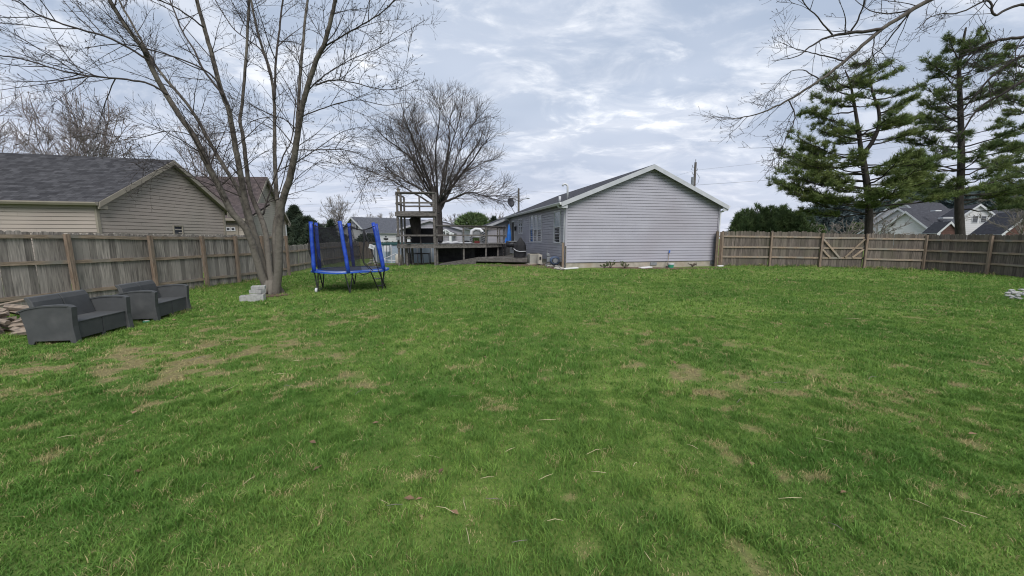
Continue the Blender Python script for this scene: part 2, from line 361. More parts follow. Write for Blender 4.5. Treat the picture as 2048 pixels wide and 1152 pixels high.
def grassmat(name, ground=False):
    m = bpy.data.materials.new(name); m.use_nodes = True; nt = m.node_tree; N = nt.nodes; L = nt.links; b = N['Principled BSDF']
    b.inputs['Roughness'].default_value = .7 if not ground else 1; b.inputs['Specular IOR Level'].default_value = .25 if not ground else .05
    at = N.new('ShaderNodeAttribute'); at.attribute_name = 'dry'; a2 = N.new('ShaderNodeAttribute'); a2.attribute_name = 'lush'
    def mx(f, c1, c2):
        n = N.new('ShaderNodeMixRGB')
        if isinstance(f, float): n.inputs[0].default_value = f
        else: L.new(f, n.inputs[0])
        for i, q in ((1, c1), (2, c2)):
            if isinstance(q, tuple): n.inputs[i].default_value = (*q, 1)
            else: L.new(q, n.inputs[i])
        return n.outputs[0]
    def rn(x, a, b_, c=0, d=1):
        n = N.new('ShaderNodeMapRange'); L.new(x, n.inputs[0])
        for k, v_ in zip(('From Min','From Max','To Min','To Max'), (a,b_,c,d)): n.inputs[k].default_value = v_
        return n.outputs[0]
    ge = N.new('ShaderNodeNewGeometry')
    if ground:
        n1 = N.new('ShaderNodeTexNoise'); n1.inputs['Scale'].default_value = 22; n1.inputs['Detail'].default_value = 8; n1.inputs['Roughness'].default_value = .7; L.new(ge.outputs['Position'], n1.inputs['Vector'])
        g = mx(rn(a2.outputs['Fac'], .35, .65), (.15,.205,.052), (.09,.14,.035))
        g = mx(rn(n1.outputs['Fac'], .35, .7, 0, .6), g, (.06,.09,.025))
        s = mx(rn(n1.outputs['Fac'], .4, .6), (.24,.20,.10), (.13,.10,.06))
        c = mx(rn(at.outputs['Fac'], .25, 1), g, s)
        bp = N.new('ShaderNodeBump'); bp.inputs['Strength'].default_value = .7; bp.inputs['Distance'].default_value = .03
        L.new(n1.outputs['Fac'], bp.inputs['Height']); L.new(bp.outputs[0], b.inputs['Normal']); L.new(c, b.inputs['Base Color'])
    else:
        a3 = N.new('ShaderNodeAttribute'); a3.attribute_name = 'rnd'
        g = mx(rn(a2.outputs['Fac'], .30, .72), (.225,.35,.072), (.105,.22,.037))
        g = mx(rn(a3.outputs['Fac'], .25, .75, 0, .8), g, (.07,.155,.028))
        s = mx(a3.outputs['Fac'], (.40,.355,.17), (.27,.24,.105))
        st = N.new('ShaderNodeMath'); st.operation = 'GREATER_THAN'
        ad = N.new('ShaderNodeMath'); ad.operation = 'MULTIPLY_ADD'; L.new(at.outputs['Fac'], ad.inputs[0]); ad.inputs[1].default_value = .95; ad.inputs[2].default_value = .12
        L.new(ad.outputs[0], st.inputs[0]); L.new(a3.outputs['Fac'], st.inputs[1])
        c = mx(st.outputs[0], g, s)
        L.new(c, b.inputs['Base Color'])
        t = N.new('ShaderNodeBsdfTranslucent'); L.new(c, t.inputs['Color']); ms = N.new('ShaderNodeMixShader'); ms.inputs[0].default_value = .3
        L.new(b.outputs[0], ms.inputs[1]); L.new(t.outputs[0], ms.inputs[2]); L.new(ms.outputs[0], N['Material Output'].inputs['Surface'])
    return m
go = npmesh('ground', np.stack([X, Y, Z], -1).reshape(-1, 3), faces, grassmat('lawn_ground', True), attrs={'dry': dry.ravel(), 'lush': lu.ravel()}, smooth=True)
go['kind'] = 'structure'
def in_poly(x, y, poly):
    c = np.zeros(x.shape, bool); j = len(poly) - 1
    for i in range(len(poly)):
        xi, yi = poly[i]; xj, yj = poly[j]
        c ^= ((yi > y) != (yj > y)) & (x < (xj - xi) * (y - yi) / (yj - yi + 1e-12) + xi); j = i
    return c
def blades(n, d0, d1, h, wd, half=1.5, pw=1.0):
    u = rng.random(n); y = (d0**(1+pw) + u*(d1**(1+pw) - d0**(1+pw)))**(1/(1+pw)); x = (rng.random(n)*2-1) * (y*half + .6)
    # clumps : pull some blades towards tuft centres
    dr = dryness(x, y); lu_ = lush(x, y); tf = fbm(x*6+9, y*6, 3)
    keep = (rng.random(n) > dr*.8) & (x > -11.9 + .145*(y-8.65)) & (x < 23.4)
    keep &= ~((np.hypot(x+6.9, y-10.98) < .55) & (rng.random(n) > .25))
    keep &= ~((y > 20.2) & (x > -.5)) & ~((y > 17.7 + .22*(x-2.6)) & (x > 1.9) & (x < 11.2))
    x, y, dr, lu_, tf = x[keep], y[keep], dr[keep], lu_[keep], tf[keep]; n = len(x)
    z = gz_np(x, y) + (fbm(x*1.5, y*1.5, 3)-.5)*.05
    ht = h * (.46 + 1.35*np.clip((tf-.36)*2.4, 0, 1.2)) * (.65 + .7*rng.random(n)) * (1 - .5*dr) * (.8+.5*(lu_-.3))
    a = rng.random(n)*2*np.pi; b = rng.random(n)*2*np.pi
    lean = (.35 + 1.1*rng.random(n)**1.2) * ht
    wv = wd * (.7 + .6*rng.random(n))
    dx, dy = np.cos(a)*wv/2, np.sin(a)*wv/2; lx, ly = np.cos(b)*lean, np.sin(b)*lean
    v0 = np.stack([x-dx, y-dy, z-.01], -1); v1 = np.stack([x+dx, y+dy, z-.01], -1)
    v2 = np.stack([x+dx*.8+lx*.3, y+dy*.8+ly*.3, z+ht*.6], -1); v3 = np.stack([x-dx*.8+lx*.3, y-dy*.8+ly*.3, z+ht*.6], -1); v4 = np.stack([x+lx, y+ly, z+ht], -1)
    vs = np.stack([v0, v1, v2, v3, v4], 1).reshape(-1, 3); i = np.arange(n)*5
    f = np.concatenate([np.stack([i, i+1, i+2], -1), np.stack([i, i+2, i+3], -1), np.stack([i+3, i+2, i+4], -1)])
    r = np.clip(.62*rng.random(n) + .7*(fbm(x*11+3, y*11+8, 2)-.5) + .17, 0, 1)
    return vs, f, np.repeat(dr, 5), np.repeat(lu_, 5), np.repeat(r, 5)
parts = [blades(260000, 1.3, 4.2, .036, .0054), blades(240000, 4.0, 8.5, .038, .0095), blades(190000, 8.2, 15, .045, .016), blades(110000, 14.5, 22, .05, .026)]
def fringe(pts, off_, per_m, h, wd, sp=.10):
    out = []; segs = [(np.array(p[:2]), np.array(q[:2])) for p, q in zip(pts[:-1], pts[1:])]
    xs_, ys_ = [], []
    for p, q in segs:
        L_ = np.hypot(*(q-p)); n = int(L_*per_m); t = rng.random(n); nn_ = np.array([-(q-p)[1], (q-p)[0]])/L_; o = off_ + rng.normal(size=n)*sp
        xs_.append(p[0]+(q-p)[0]*t + nn_[0]*o); ys_.append(p[1]+(q-p)[1]*t + nn_[1]*o)
    x = np.concatenate(xs_); y = np.concatenate(ys_); n = len(x); z = gz_np(x, y); cl = np.clip((fbm(x*3, y*3, 3)-.33)*4, .15, 1.3); ht = h*cl*(.5+.9*rng.random(n)); a = rng.random(n)*6.283; b = rng.random(n)*6.283; ln = ht*(.2+.7*rng.random(n)); w_ = wd*(.7+.6*rng.random(n))
    dx, dy = np.cos(a)*w_/2, np.sin(a)*w_/2; lx, ly = np.cos(b)*ln, np.sin(b)*ln
    v = np.stack([np.stack([x-dx,y-dy,z-.02],-1), np.stack([x+dx,y+dy,z-.02],-1), np.stack([x+dx*.8+lx*.3,y+dy*.8+ly*.3,z+ht*.6],-1), np.stack([x-dx*.8+lx*.3,y-dy*.8+ly*.3,z+ht*.6],-1), np.stack([x+lx,y+ly,z+ht],-1)], 1).reshape(-1,3)
    i = np.arange(n)*5; f = np.concatenate([np.stack([i,i+1,i+2],-1), np.stack([i,i+2,i+3],-1), np.stack([i+3,i+2,i+4],-1)])
    return v, f, np.repeat(fbm(x*2,y*2,2)*.5, 5), np.repeat(lush(x,y)+.08, 5), np.repeat(rng.random(n), 5)
fl0 = (-12.6, 2.0); fl1 = (-10.5, 16.6)
parts.append(fringe([fl0, fl1], -.03, 260, .13, .010)); parts.append(fringe([(11.3,20.25),(16.4,20.1),(21.5,19.7),(22.0,17.5),(23.2,15.0)], .02, 200, .12, .016))
_s1 = [G(x_, y_) for x_, y_ in ((68,690),(151,689),(264,657),(314,644),(380,623))]
parts.append(fringe(_s1, .02, 230, .07, .008, .04)); _t = G(545, 588); parts.append(fringe([(_t.x-.5,_t.y-.1),(_t.x-.1,_t.y-.55),(_t.x+.6,_t.y-.3),(_t.x+.7,_t.y+.3)], 0, 220, .09, .009, .08))
vs, fs, a1, a2_, a3_ = [], [], [], [], []; off = 0
for (v_, f_, d_, l_, r_) in parts:
    vs.append(v_); fs.append(f_ + off); off += len(v_); a1.append(d_); a2_.append(l_); a3_.append(r_)
go2 = npmesh('grass', np.concatenate(vs), np.concatenate(fs), grassmat('grass_blades'), attrs={'dry': np.concatenate(a1), 'lush': np.concatenate(a2_), 'rnd': np.concatenate(a3_)})
tag(go2, 'green spring lawn grass with dry tan patches', 'grass', kind='stuff')

# dead leaves lying between the blades, thickest along the fences
nl_ = 620; lx_ = np.concatenate([rng.normal(-9.6,1.2,170), rng.uniform(-7,16,260), rng.uniform(11,22,190)]); ly_ = np.concatenate([rng.uniform(4,15,170), rng.uniform(2.2,17,260), rng.normal(19.2,.7,190)])
ok_ = (lx_ > -11.6 + .145*(ly_-8.65)) & (ly_ < 19.9); lx_, ly_ = lx_[ok_], ly_[ok_]; nl_ = len(lx_); lz_ = gz_np(lx_, ly_) + .02 + .02*rng.random(nl_); s_ = .018 + .022*rng.random(nl_); a_ = rng.random(nl_)*6.283
ax_, ay_ = np.cos(a_)*s_, np.sin(a_)*s_; t_ = rng.normal(size=nl_)*.010
vv = np.stack([np.stack([lx_-ax_, ly_-ay_, lz_],-1), np.stack([lx_+ay_*.55, ly_-ax_*.55, lz_+t_+.008],-1), np.stack([lx_+ax_, ly_+ay_, lz_+t_],-1), np.stack([lx_-ay_*.55, ly_+ax_*.55, lz_+.006],-1)], 1).reshape(-1,3)
i_ = np.arange(nl_)*4; tag(npmesh('fallen_leaves', vv, np.concatenate([np.stack([i_,i_+1,i_+2],-1), np.stack([i_,i_+2,i_+3],-1)]), M['leaf']), 'small brown dead leaves strewn through the lawn', 'leaves', kind='stuff')
# ------------------------------------------------------------------ trees
def catmull(pts, per=6):
    q = [pts[0] + (pts[0]-pts[1])] + pts + [pts[-1] + (pts[-1]-pts[-2])]; out = []
    for i in range(1, len(q)-2):
        a, b, c, d = q[i-1], q[i], q[i+1], q[i+2]
        for k in range(per):
            t = k/per; out.append(.5*((2*b)+(c-a)*t+(2*a-5*b+4*c-d)*t*t+(3*b-a-3*c+d)*t*t*t))
    out.append(pts[-1]); return out
def rv(): 
    while True:
        v = V((random.uniform(-1,1), random.uniform(-1,1), random.uniform(-1,1)))
        if .05 < v.length < 1: return v.normalized()
class Tree:
    def __init__(s): s.n = {}
    def add(s, lvl, pts, rads, t0=0):
        L_ = s.n.setdefault(lvl, []); m = len(pts)
        for j in range(m-1):
            if j/(m-1) >= t0: L_.append((pts[j], (pts[j+1]-pts[j]).normalized(), rads[j], j/(m-1)))
    def limb(s, pts, r0, r1, mb, per=6, sides=8, t0=.15, lvl=0, jit=0, pw=1):
        pp = catmull([V(p) for p in pts], per); m = len(pp)
        if jit: pp = [p + rv()*jit*(0 < i < m-1) for i, p in enumerate(pp)]
        rr = [r0 + (r1-r0)*(i/(m-1))**pw for i in range(m)]
        mb.tube(pp, rr, sides); s.add(lvl, pp, rr, t0)
    def sprout(s, src, dst, n, L, ang, mb, rk, rmin, rmax, up=.15, seg=6, sides=4, t0=.15, wig=.12, keep=None, bud=0, bow=0.0, t_lo=0, taper=1.0, lf=None):
        nodes = [q for q in s.n[src] if q[3] >= t_lo]
        for _ in range(n):
            for _try in range(6):
                p, d, r, t = random.choice(nodes)
                perp = rv(); perp = (perp - d*perp.dot(d)).normalized(); a = R(random.uniform(*ang))
                dr = (d*math.cos(a) + perp*math.sin(a) + V((0,0,up))).normalized()
                ln = random.uniform(*L) * (1 - taper*.45*t) * (lf(p) if lf else 1)
                if keep is None or keep(p + dr*ln): break
            else: continue
            pts = [p]; dd = dr; st = ln/seg
            for k in range(seg):
                dd = (dd + rv()*wig + V((0,0,bow))).normalized(); pts.append(pts[-1] + dd*st)
            r0 = max(min(r*.65, rk*ln), rmin); r1 = rmin*.6
            rr = [r0 + (r1-r0)*k/seg for k in range(seg+1)]
            if bud:
                rr[-1] = bud*.5; pts.insert(-1, pts[-1]*.35 + pts[-2]*.65); rr.insert(-1, bud)
            mb.tube(pts, rr, sides, cap=False); s.add(dst, pts, rr, t0)
# ---- the big multi-stemmed maple beside the left fence
TB = G(545, 588); TD = TB.y
maple = thing('maple_tree', TB, 'large bare multi-stemmed maple with pale bark growing beside the cinder blocks', 'tree', 'bare trees')
tr = Tree(); mt = MB(); mc = MB()
def pxl(lst, d0, d1): 
    n = len(lst); return [P(a, b, TD + d0 + (d1-d0)*i/(n-1)) for i, (a, b) in enumerate(lst)]
LB = [
 ([(537,580),(524,552),(508,500),(492,458),(464,424),(439,374),(414,327),(389,275),(335,194),(297,122),(285,97),(243,39),(219,0),(185,-60),(140,-130)], .0, -2.2, .155, .03),
 ([(512,500),(497,448),(486,405),(474,374),(452,339),(433,308),(413,272),(379,214),(340,168),(311,131),(292,97),(262,44),(238,0),(205,-70)], .05, .8, .10, .02),
 ([(541,585),(530,545),(518,500),(505,455),(492,405),(483,361),(474,311),(467,272),(457,219),(440,175),(423,107),(408,53),(394,0),(375,-80),(350,-160)], .15, -.8, .15, .035),
 ([(545,575),(538,530),(532,470),(522,436),(511,411),(500,380),(492,327),(486,272),(480,243),(486,194),(493,97),(498,0),(505,-90)], -.1, 1.3, .125, .03),
 ([(548,580),(550,530),(549,467),(556,417),(552,374),(550,327),(549,272),(549,214),(541,146),(515,63),(500,-10),(480,-90)], .1, 1.9, .125, .025),
 ([(549,200),(552,121),(559,58),(566,0),(578,-80)], 1.2, 1.6, .05, .02),
 ([(552,588),(557,540),(558,499),(560,436),(566,399),(580,355),(589,311),(595,272),(603,219),(612,185),(632,121),(647,92),(661,44),(671,0),(690,-80),(700,-150)], -.15, -1.2, .17, .035),
 ([(593,285),(598,194),(605,97),(615,0),(628,-90)], -.6, .4, .07, .025),
 ([(526,430),(539,386),(567,311),(583,280),(590,215),(596,150)], .3, 1.2, .035, .012),
 ([(447,190),(408,141),(388,100),(365,63),(340,0),(320,-50)], -.6, .6, .045, .015),
 ([(457,215),(428,155),(369,121),(292,97),(240,88),(170,95)], -.4, -2.0, .035, .008),
 ([(335,190),(300,168),(243,158),(180,152),(122,141),(49,119),(-5,110),(-80,100)], -1.6, -3.4, .035, .01),
 ([(297,120),(224,78),(141,53),(73,27),(39,0),(-20,-40)], -1.8, -3.2, .035, .01),
 ([(632,170),(665,160),(705,165),(778,180),(836,160)], -.8, -1.6, .03, .006),
 ([(651,92),(700,63),(758,29),(792,0),(830,-30)], -.9, -1.8, .03, .01),
 ([(612,185),(650,150),(700,120),(760,95),(850,40)], -.8, .6, .026, .006),
 ([(600,235),(650,215),(710,200),(765,210),(815,205)], -.7, -1.9, .024, .005),
 ([(592,300),(640,300),(690,300),(740,318),(765,350)], -.6, -1.6, .024, .005),
 ([(585,330),(630,300),(690,262),(750,250)], -.6, .9, .024, .005),
 ([(595,260),(560,235),(510,240),(480,262),(440,265)], -.6, -1.8, .022, .005),
 ([(560,420),(590,360),(640,325),(680,330)], -.3, -.9, .018, .005),
 ([(440,375),(400,345),(350,335),(290,345)], -.2, -1.2, .018, .004),
 ([(540,150),(522,100),(470,60),(430,0),(400,-60)], 1.2, 2.2, .035, .01),
 ([(389,272),(340,262),(270,275),(180,262),(110,225)], -1, -2.2, .02, .005),
 ([(408,55),(360,20),(300,-10),(240,-60)], -.7, -1.8, .03, .01),
]
for i, (pl, d0, d1, r0, r1) in enumerate(LB):
    pts = pxl(pl, d0, d1); r0 *= .76
    big_ = i in (0,1,2,3,4,6)
    if i in (0,2,3,4,6): pts[0] = pts[0].lerp(TB, .25) - V((0,0,.08))
    tr.limb(pts, r0, r1, mt if r0 > .045 else mc, per=5, sides=12 if big_ else 6, t0=.30 if big_ else .12, jit=.008, pw=.8)
# root flare
for k in range(9):
    a = k*2*math.pi/9 + .2; e = TB + V((math.cos(a)*.36, math.sin(a)*.36, -.06)); mt.tube([TB + V((math.cos(a)*.10, math.sin(a)*.10, .42)), TB + V((math.cos(a)*.2, math.sin(a)*.2, .16)), e], [.10, .09, .05], 8)
notlow = lambda p: p.z > 2.3
tr.sprout(0, 1, 330, (1.0, 2.8), (28, 66), mc, .0085, .0045, .03, up=.06, seg=9, sides=5, wig=.10, keep=notlow, bow=.01, bud=0)
tr.sprout(1, 2, 1500, (.35, 1.1), (25, 60), mc, .010, .0036, .014, up=.05, seg=6, sides=4, wig=.13, keep=notlow, bow=.02)
tr.sprout(2, 3, 4200, (.12, .42), (25, 60), mc, .010, .0028, .008, up=.12, seg=3, sides=3, wig=.16, keep=notlow, bow=.05, bud=.0075)
tr.sprout(1, 3, 2400, (.12, .36), (35, 75), mc, .010, .0028, .008, up=.12, seg=3, sides=3, wig=.16, keep=notlow, bow=.05, bud=.0075)
# knots where twigs were shed
kn = mt
for q in random.sample([q for q in tr.n[0] if q[2] > .05], 60):
    p, d, r, t = q; o_ = rv(); o_ = (o_ - d*o_.dot(d)).normalized(); kn.ball(p + o_*r*.93, r*.28, 6, 4, (1,1,.7))
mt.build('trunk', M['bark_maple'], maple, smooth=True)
mc.build('crown', M['twig'], maple, smooth=True)
# red stems and soil ring at the foot
rg = MB(); n = 26; c0 = TB + V((.05,-.1,0))
def blob_sheet(name, c, rx, ry, mat, dz=.012, seed=0, n=30, rings=3):
    m = MB(); random.seed(seed+99); rad = [1 + random.uniform(-.22,.22) for _ in range(n)]
    ring = [V((c.x, c.y, gz(c.x, c.y)+dz))]
    pts = [ring[0]]
    for k in range(1, rings+1):
        for j in range(n):
            a = 2*math.pi*j/n; q = rad[j]*k/rings; x = c.x+math.cos(a)*rx*q; y = c.y+math.sin(a)*ry*q
            pts.append(V((x, y, gz(x, y)+ (fbm(np.array([x*1.5]), np.array([y*1.5]), 3)[0]-.5)*.05 + dz + (.01*math.sin(j*1.7+k) if k < rings else -.008))))
    m.v = [tuple(p) for p in pts]
    for j in range(n): m.f.append((0, 1+j, 1+(j+1) % n))
    for k in range(1, rings):
        for j in range(n):
            a = 1+(k-1)*n+j; b = 1+(k-1)*n+(j+1) % n; m.f.append((a, a+n, b+n, b))
    return m.build(name, mat, smooth=True)
o = blob_sheet('bare_soil', TB + V((.12,-.22,0)), .62, .42, M['soil'], .02, 1); o['kind'] = 'structure'
# ---- generic bare tree: limbs fan from the fork towards a crown shell
def bare_tree(name, label, base, h, rx, ry, fork, r0, nl, n1, n2, n3, mat_t, mat_c, tip, seed, group='bare trees', lean=V((0,0,0)), zlo=.30, droop=0, px0=None, sc3=1.0, bark=None):
    random.seed(seed); root = thing(name, base, label, 'tree', group); t = Tree(); a = MB(); b = MB(); base = V(base)
    fk = base + V((0,0,fork)) + lean*.3
    a.tube([base-V((0,0,.2)), base.lerp(fk,.5)+V((r0*.2,0,0)), fk, fk+V((0,0,h*.1))], [r0*1.25, r0, r0*.92, r0*.6], 10)
    for k in range(nl):
        az = 2*math.pi*(k+random.uniform(-.3,.3))/nl*1.618*2; u = (k+.5)/nl
        zz = base.z + h*(zlo + (1-zlo)*(1-u**1.6)); rr_ = math.sqrt(max(.02, 1-((zz-base.z-h*.5)/(h*.53))**2))
        tip_ = V((base.x + lean.x + math.cos(az)*rx*rr_*random.uniform(.8,1), base.y + lean.y + math.sin(az)*ry*rr_*random.uniform(.7,1), zz - droop*random.random()))
        mid_ = fk.lerp(tip_, .45) + V((0,0,(tip_-fk).length*.10)) + rv()*h*.03; st = fk + V((0,0,random.uniform(-fork*.1, h*.08)))
        t.limb([st, st.lerp(mid_,.5)+rv()*h*.012, mid_, mid_.lerp(tip_,.5)+rv()*h*.02, tip_], r0*random.uniform(.24,.42), tip*1.8, a if k < nl*.6 else b, per=5, sides=7, t0=.18, jit=h*.003)
    def keep(p):
        q = ((p.x-base.x-lean.x)/(rx*1.06))**2 + ((p.y-base.y-lean.y)/(ry*1.06))**2 + ((p.z-base.z-h*.52)/(h*.52))**2
        return q < 1.05 and p.z > base.z + h*.16
    t.sprout(0, 1, n1, (h*.12, h*.30), (22, 55), b, .010, tip*1.7, .1, up=.1, seg=6, sides=5, wig=.12, keep=keep, bow=.02)
    t.sprout(1, 2, n2, (h*.06, h*.15), (22, 50), b, .010, tip*1.2, .1, up=.08, seg=4, sides=3, wig=.14, keep=keep, bow=.03)
    if n3: t.sprout(2, 3, n3, (h*.03*sc3, h*.075*sc3), (20, 50), b, .010, tip*.9, .1, up=.06, seg=3, sides=3, wig=.16, keep=keep)
    a.build('trunk', mat_t, root, smooth=True); b.build('crown', mat_c, root, smooth=True); return root
b2 = P(878, 500, 30); b2.z = .2
bare_tree('shade_tree', 'wide bare shade tree with a dark rounded crown rising behind the deck tower', b2, 12.5, 6.6, 5.6, 3.5, .29, 17, 340, 2500, 7000, M['bark_dark'], M['far_dark_twig'], .0075, 21, zlo=.36, lean=V((.15,0,0)))
def gbase(px, D): return V(((px-CX)/F*D*1.0, D, .1))
def htop(py, D): return HC + (476-py)/F*D - .1
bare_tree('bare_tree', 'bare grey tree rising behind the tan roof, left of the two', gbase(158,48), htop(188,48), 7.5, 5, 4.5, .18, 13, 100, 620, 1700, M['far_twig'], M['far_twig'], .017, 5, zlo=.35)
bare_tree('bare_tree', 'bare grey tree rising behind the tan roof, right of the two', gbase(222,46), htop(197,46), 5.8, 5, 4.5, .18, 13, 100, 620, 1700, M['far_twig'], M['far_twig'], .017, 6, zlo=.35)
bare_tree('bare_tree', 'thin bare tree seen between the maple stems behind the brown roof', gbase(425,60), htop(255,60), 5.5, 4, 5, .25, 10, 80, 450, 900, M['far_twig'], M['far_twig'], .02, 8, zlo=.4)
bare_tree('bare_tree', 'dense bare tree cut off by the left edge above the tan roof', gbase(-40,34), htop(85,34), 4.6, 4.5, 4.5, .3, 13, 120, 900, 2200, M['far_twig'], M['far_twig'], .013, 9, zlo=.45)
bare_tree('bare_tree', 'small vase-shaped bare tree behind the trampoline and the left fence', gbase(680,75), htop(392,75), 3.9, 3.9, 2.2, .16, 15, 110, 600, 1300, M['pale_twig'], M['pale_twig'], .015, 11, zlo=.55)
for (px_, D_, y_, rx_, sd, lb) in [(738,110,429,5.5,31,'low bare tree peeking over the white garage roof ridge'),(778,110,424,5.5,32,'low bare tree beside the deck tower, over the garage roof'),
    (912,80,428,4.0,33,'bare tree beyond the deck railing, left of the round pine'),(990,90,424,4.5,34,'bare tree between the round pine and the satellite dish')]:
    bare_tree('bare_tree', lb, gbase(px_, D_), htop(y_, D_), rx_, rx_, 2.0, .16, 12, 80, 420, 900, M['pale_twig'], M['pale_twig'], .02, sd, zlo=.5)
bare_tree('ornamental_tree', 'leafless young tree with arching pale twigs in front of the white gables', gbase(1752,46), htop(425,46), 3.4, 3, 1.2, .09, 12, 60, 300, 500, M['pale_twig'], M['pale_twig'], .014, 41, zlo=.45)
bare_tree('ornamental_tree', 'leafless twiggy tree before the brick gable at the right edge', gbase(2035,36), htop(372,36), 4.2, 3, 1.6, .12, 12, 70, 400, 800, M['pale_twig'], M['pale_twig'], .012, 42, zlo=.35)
# ---- silver maple outside the right edge whose limbs hang into the picture
random.seed(77)
sm_base = on(14.2, 7.5); sm = thing('overhanging_tree', sm_base, 'bare tree beyond the right edge whose long limbs hang across the upper right sky', 'tree', 'bare trees')
ts = Tree(); a = MB(); b = MB()
D9 = 9.0
def pp(lst, d0, d1): n = len(lst); return [P(x, y, d0 + (d1-d0)*i/(n-1)) for i, (x, y) in enumerate(lst)]
top_ = sm_base + V((-.2, .2, 4.2))
a.tube([sm_base - V((0,0,.2)), sm_base + V((-.05,.05,2)), top_, top_+V((-.2,0,1.6))], [.34,.27,.24,.16], 12)
ts.limb([top_, top_.lerp(P(2060,-90,8.5), .55)+V((0,0,.7)), P(2060,-90,8.5)] + pp([(1960,-45),(1860,0),(1765,58),(1690,122),(1640,160),(1577,200),(1530,222),(1480,236),(1430,240)], 8.5, 8.7), .078, .005, a, per=6, sides=8, t0=.30, jit=.01, pw=.75)
# forks of that limb
for lst, d0, d1, r0 in [([(1765,58),(1700,66),(1660,72),(1625,90),(1595,112),(1545,122)],8.55,8.0,.035),([(1700,66),(1720,30),(1735,-20),(1745,-80)],8.5,8.1,.02),
    ([(1665,70),(1635,35),(1600,-5),(1580,-50)],8.4,7.8,.016),([(1577,200),(1590,235),(1572,275),(1558,310),(1540,322)],8.7,8.5,.014),([(1690,122),(1640,110),(1600,100),(1560,85)],8.6,9.4,.016),
    ([(1640,160),(1605,140),(1570,150),(1545,185)],8.6,9.1,.013),([(1750,70),(1745,110),(1760,135)],8.6,8.9,.012),([(1860,0),(1800,25),(1740,20),(1690,-20)],8.5,9.4,.02),([(1825,20),(1780,75),(1760,100),(1700,150),(1660,210)],8.5,9.4,.016)]:
    ts.limb(pp(lst, d0, d1), r0, .004, b, per=5, sides=5, t0=.1, jit=.01)
# second limb at the far right, hanging over the pines
ts.limb([top_, top_.lerp(P(2120,40,8), .5), P(2140,30,8.2)] + pp([(2060,70),(2000,80),(1960,95),(1930,130),(1900,160)], 8.2, 8.8), .05, .005, b, per=5, sides=6, t0=.35, jit=.01)
ts.limb(pp([(2140,30),(2040,10),(1990,30),(1975,0),(1920,25),(1870,30),(1830,60)], 8.2, 8.2), .03, .005, b, per=5, sides=5, t0=.1, jit=.01)
ts.limb([top_-V((0,0,1.2)), P(2150,150,8.6)] + pp([(2060,110),(2000,140),(1950,190),(1920,230),(1880,260)], 8.6, 9.2), .04, .005, b, per=5, sides=6, t0=.3, jit=.01)
ts.limb([top_-V((0,0,1.5)), P(2140,190,9.2)] + pp([(2060,160),(2010,185),(1960,215),(1920,270),(1900,300)], 9.2, 9.6), .05, .005, b, per=5, sides=6, t0=.3, jit=.01)
kp = lambda p: p.z > 2.6
ts.sprout(0, 1, 170, (.5, 1.4), (28, 65), b, .010, .0045, .02, up=-.02, seg=7, sides=4, wig=.16, keep=kp, bow=.015)
ts.sprout(1, 2, 620, (.2, .6), (28, 65), b, .010, .0036, .01, up=.05, seg=4, sides=3, wig=.16, keep=kp, bow=.05)
ts.sprout(2, 3, 900, (.1, .26), (25, 60), b, .010, .003, .008, up=.08, seg=3, sides=3, wig=.16, keep=kp, bow=.07, bud=.006)
a.build('trunk', M['bark'], sm, smooth=True); b.build('crown', M['twig'], sm, smooth=True)
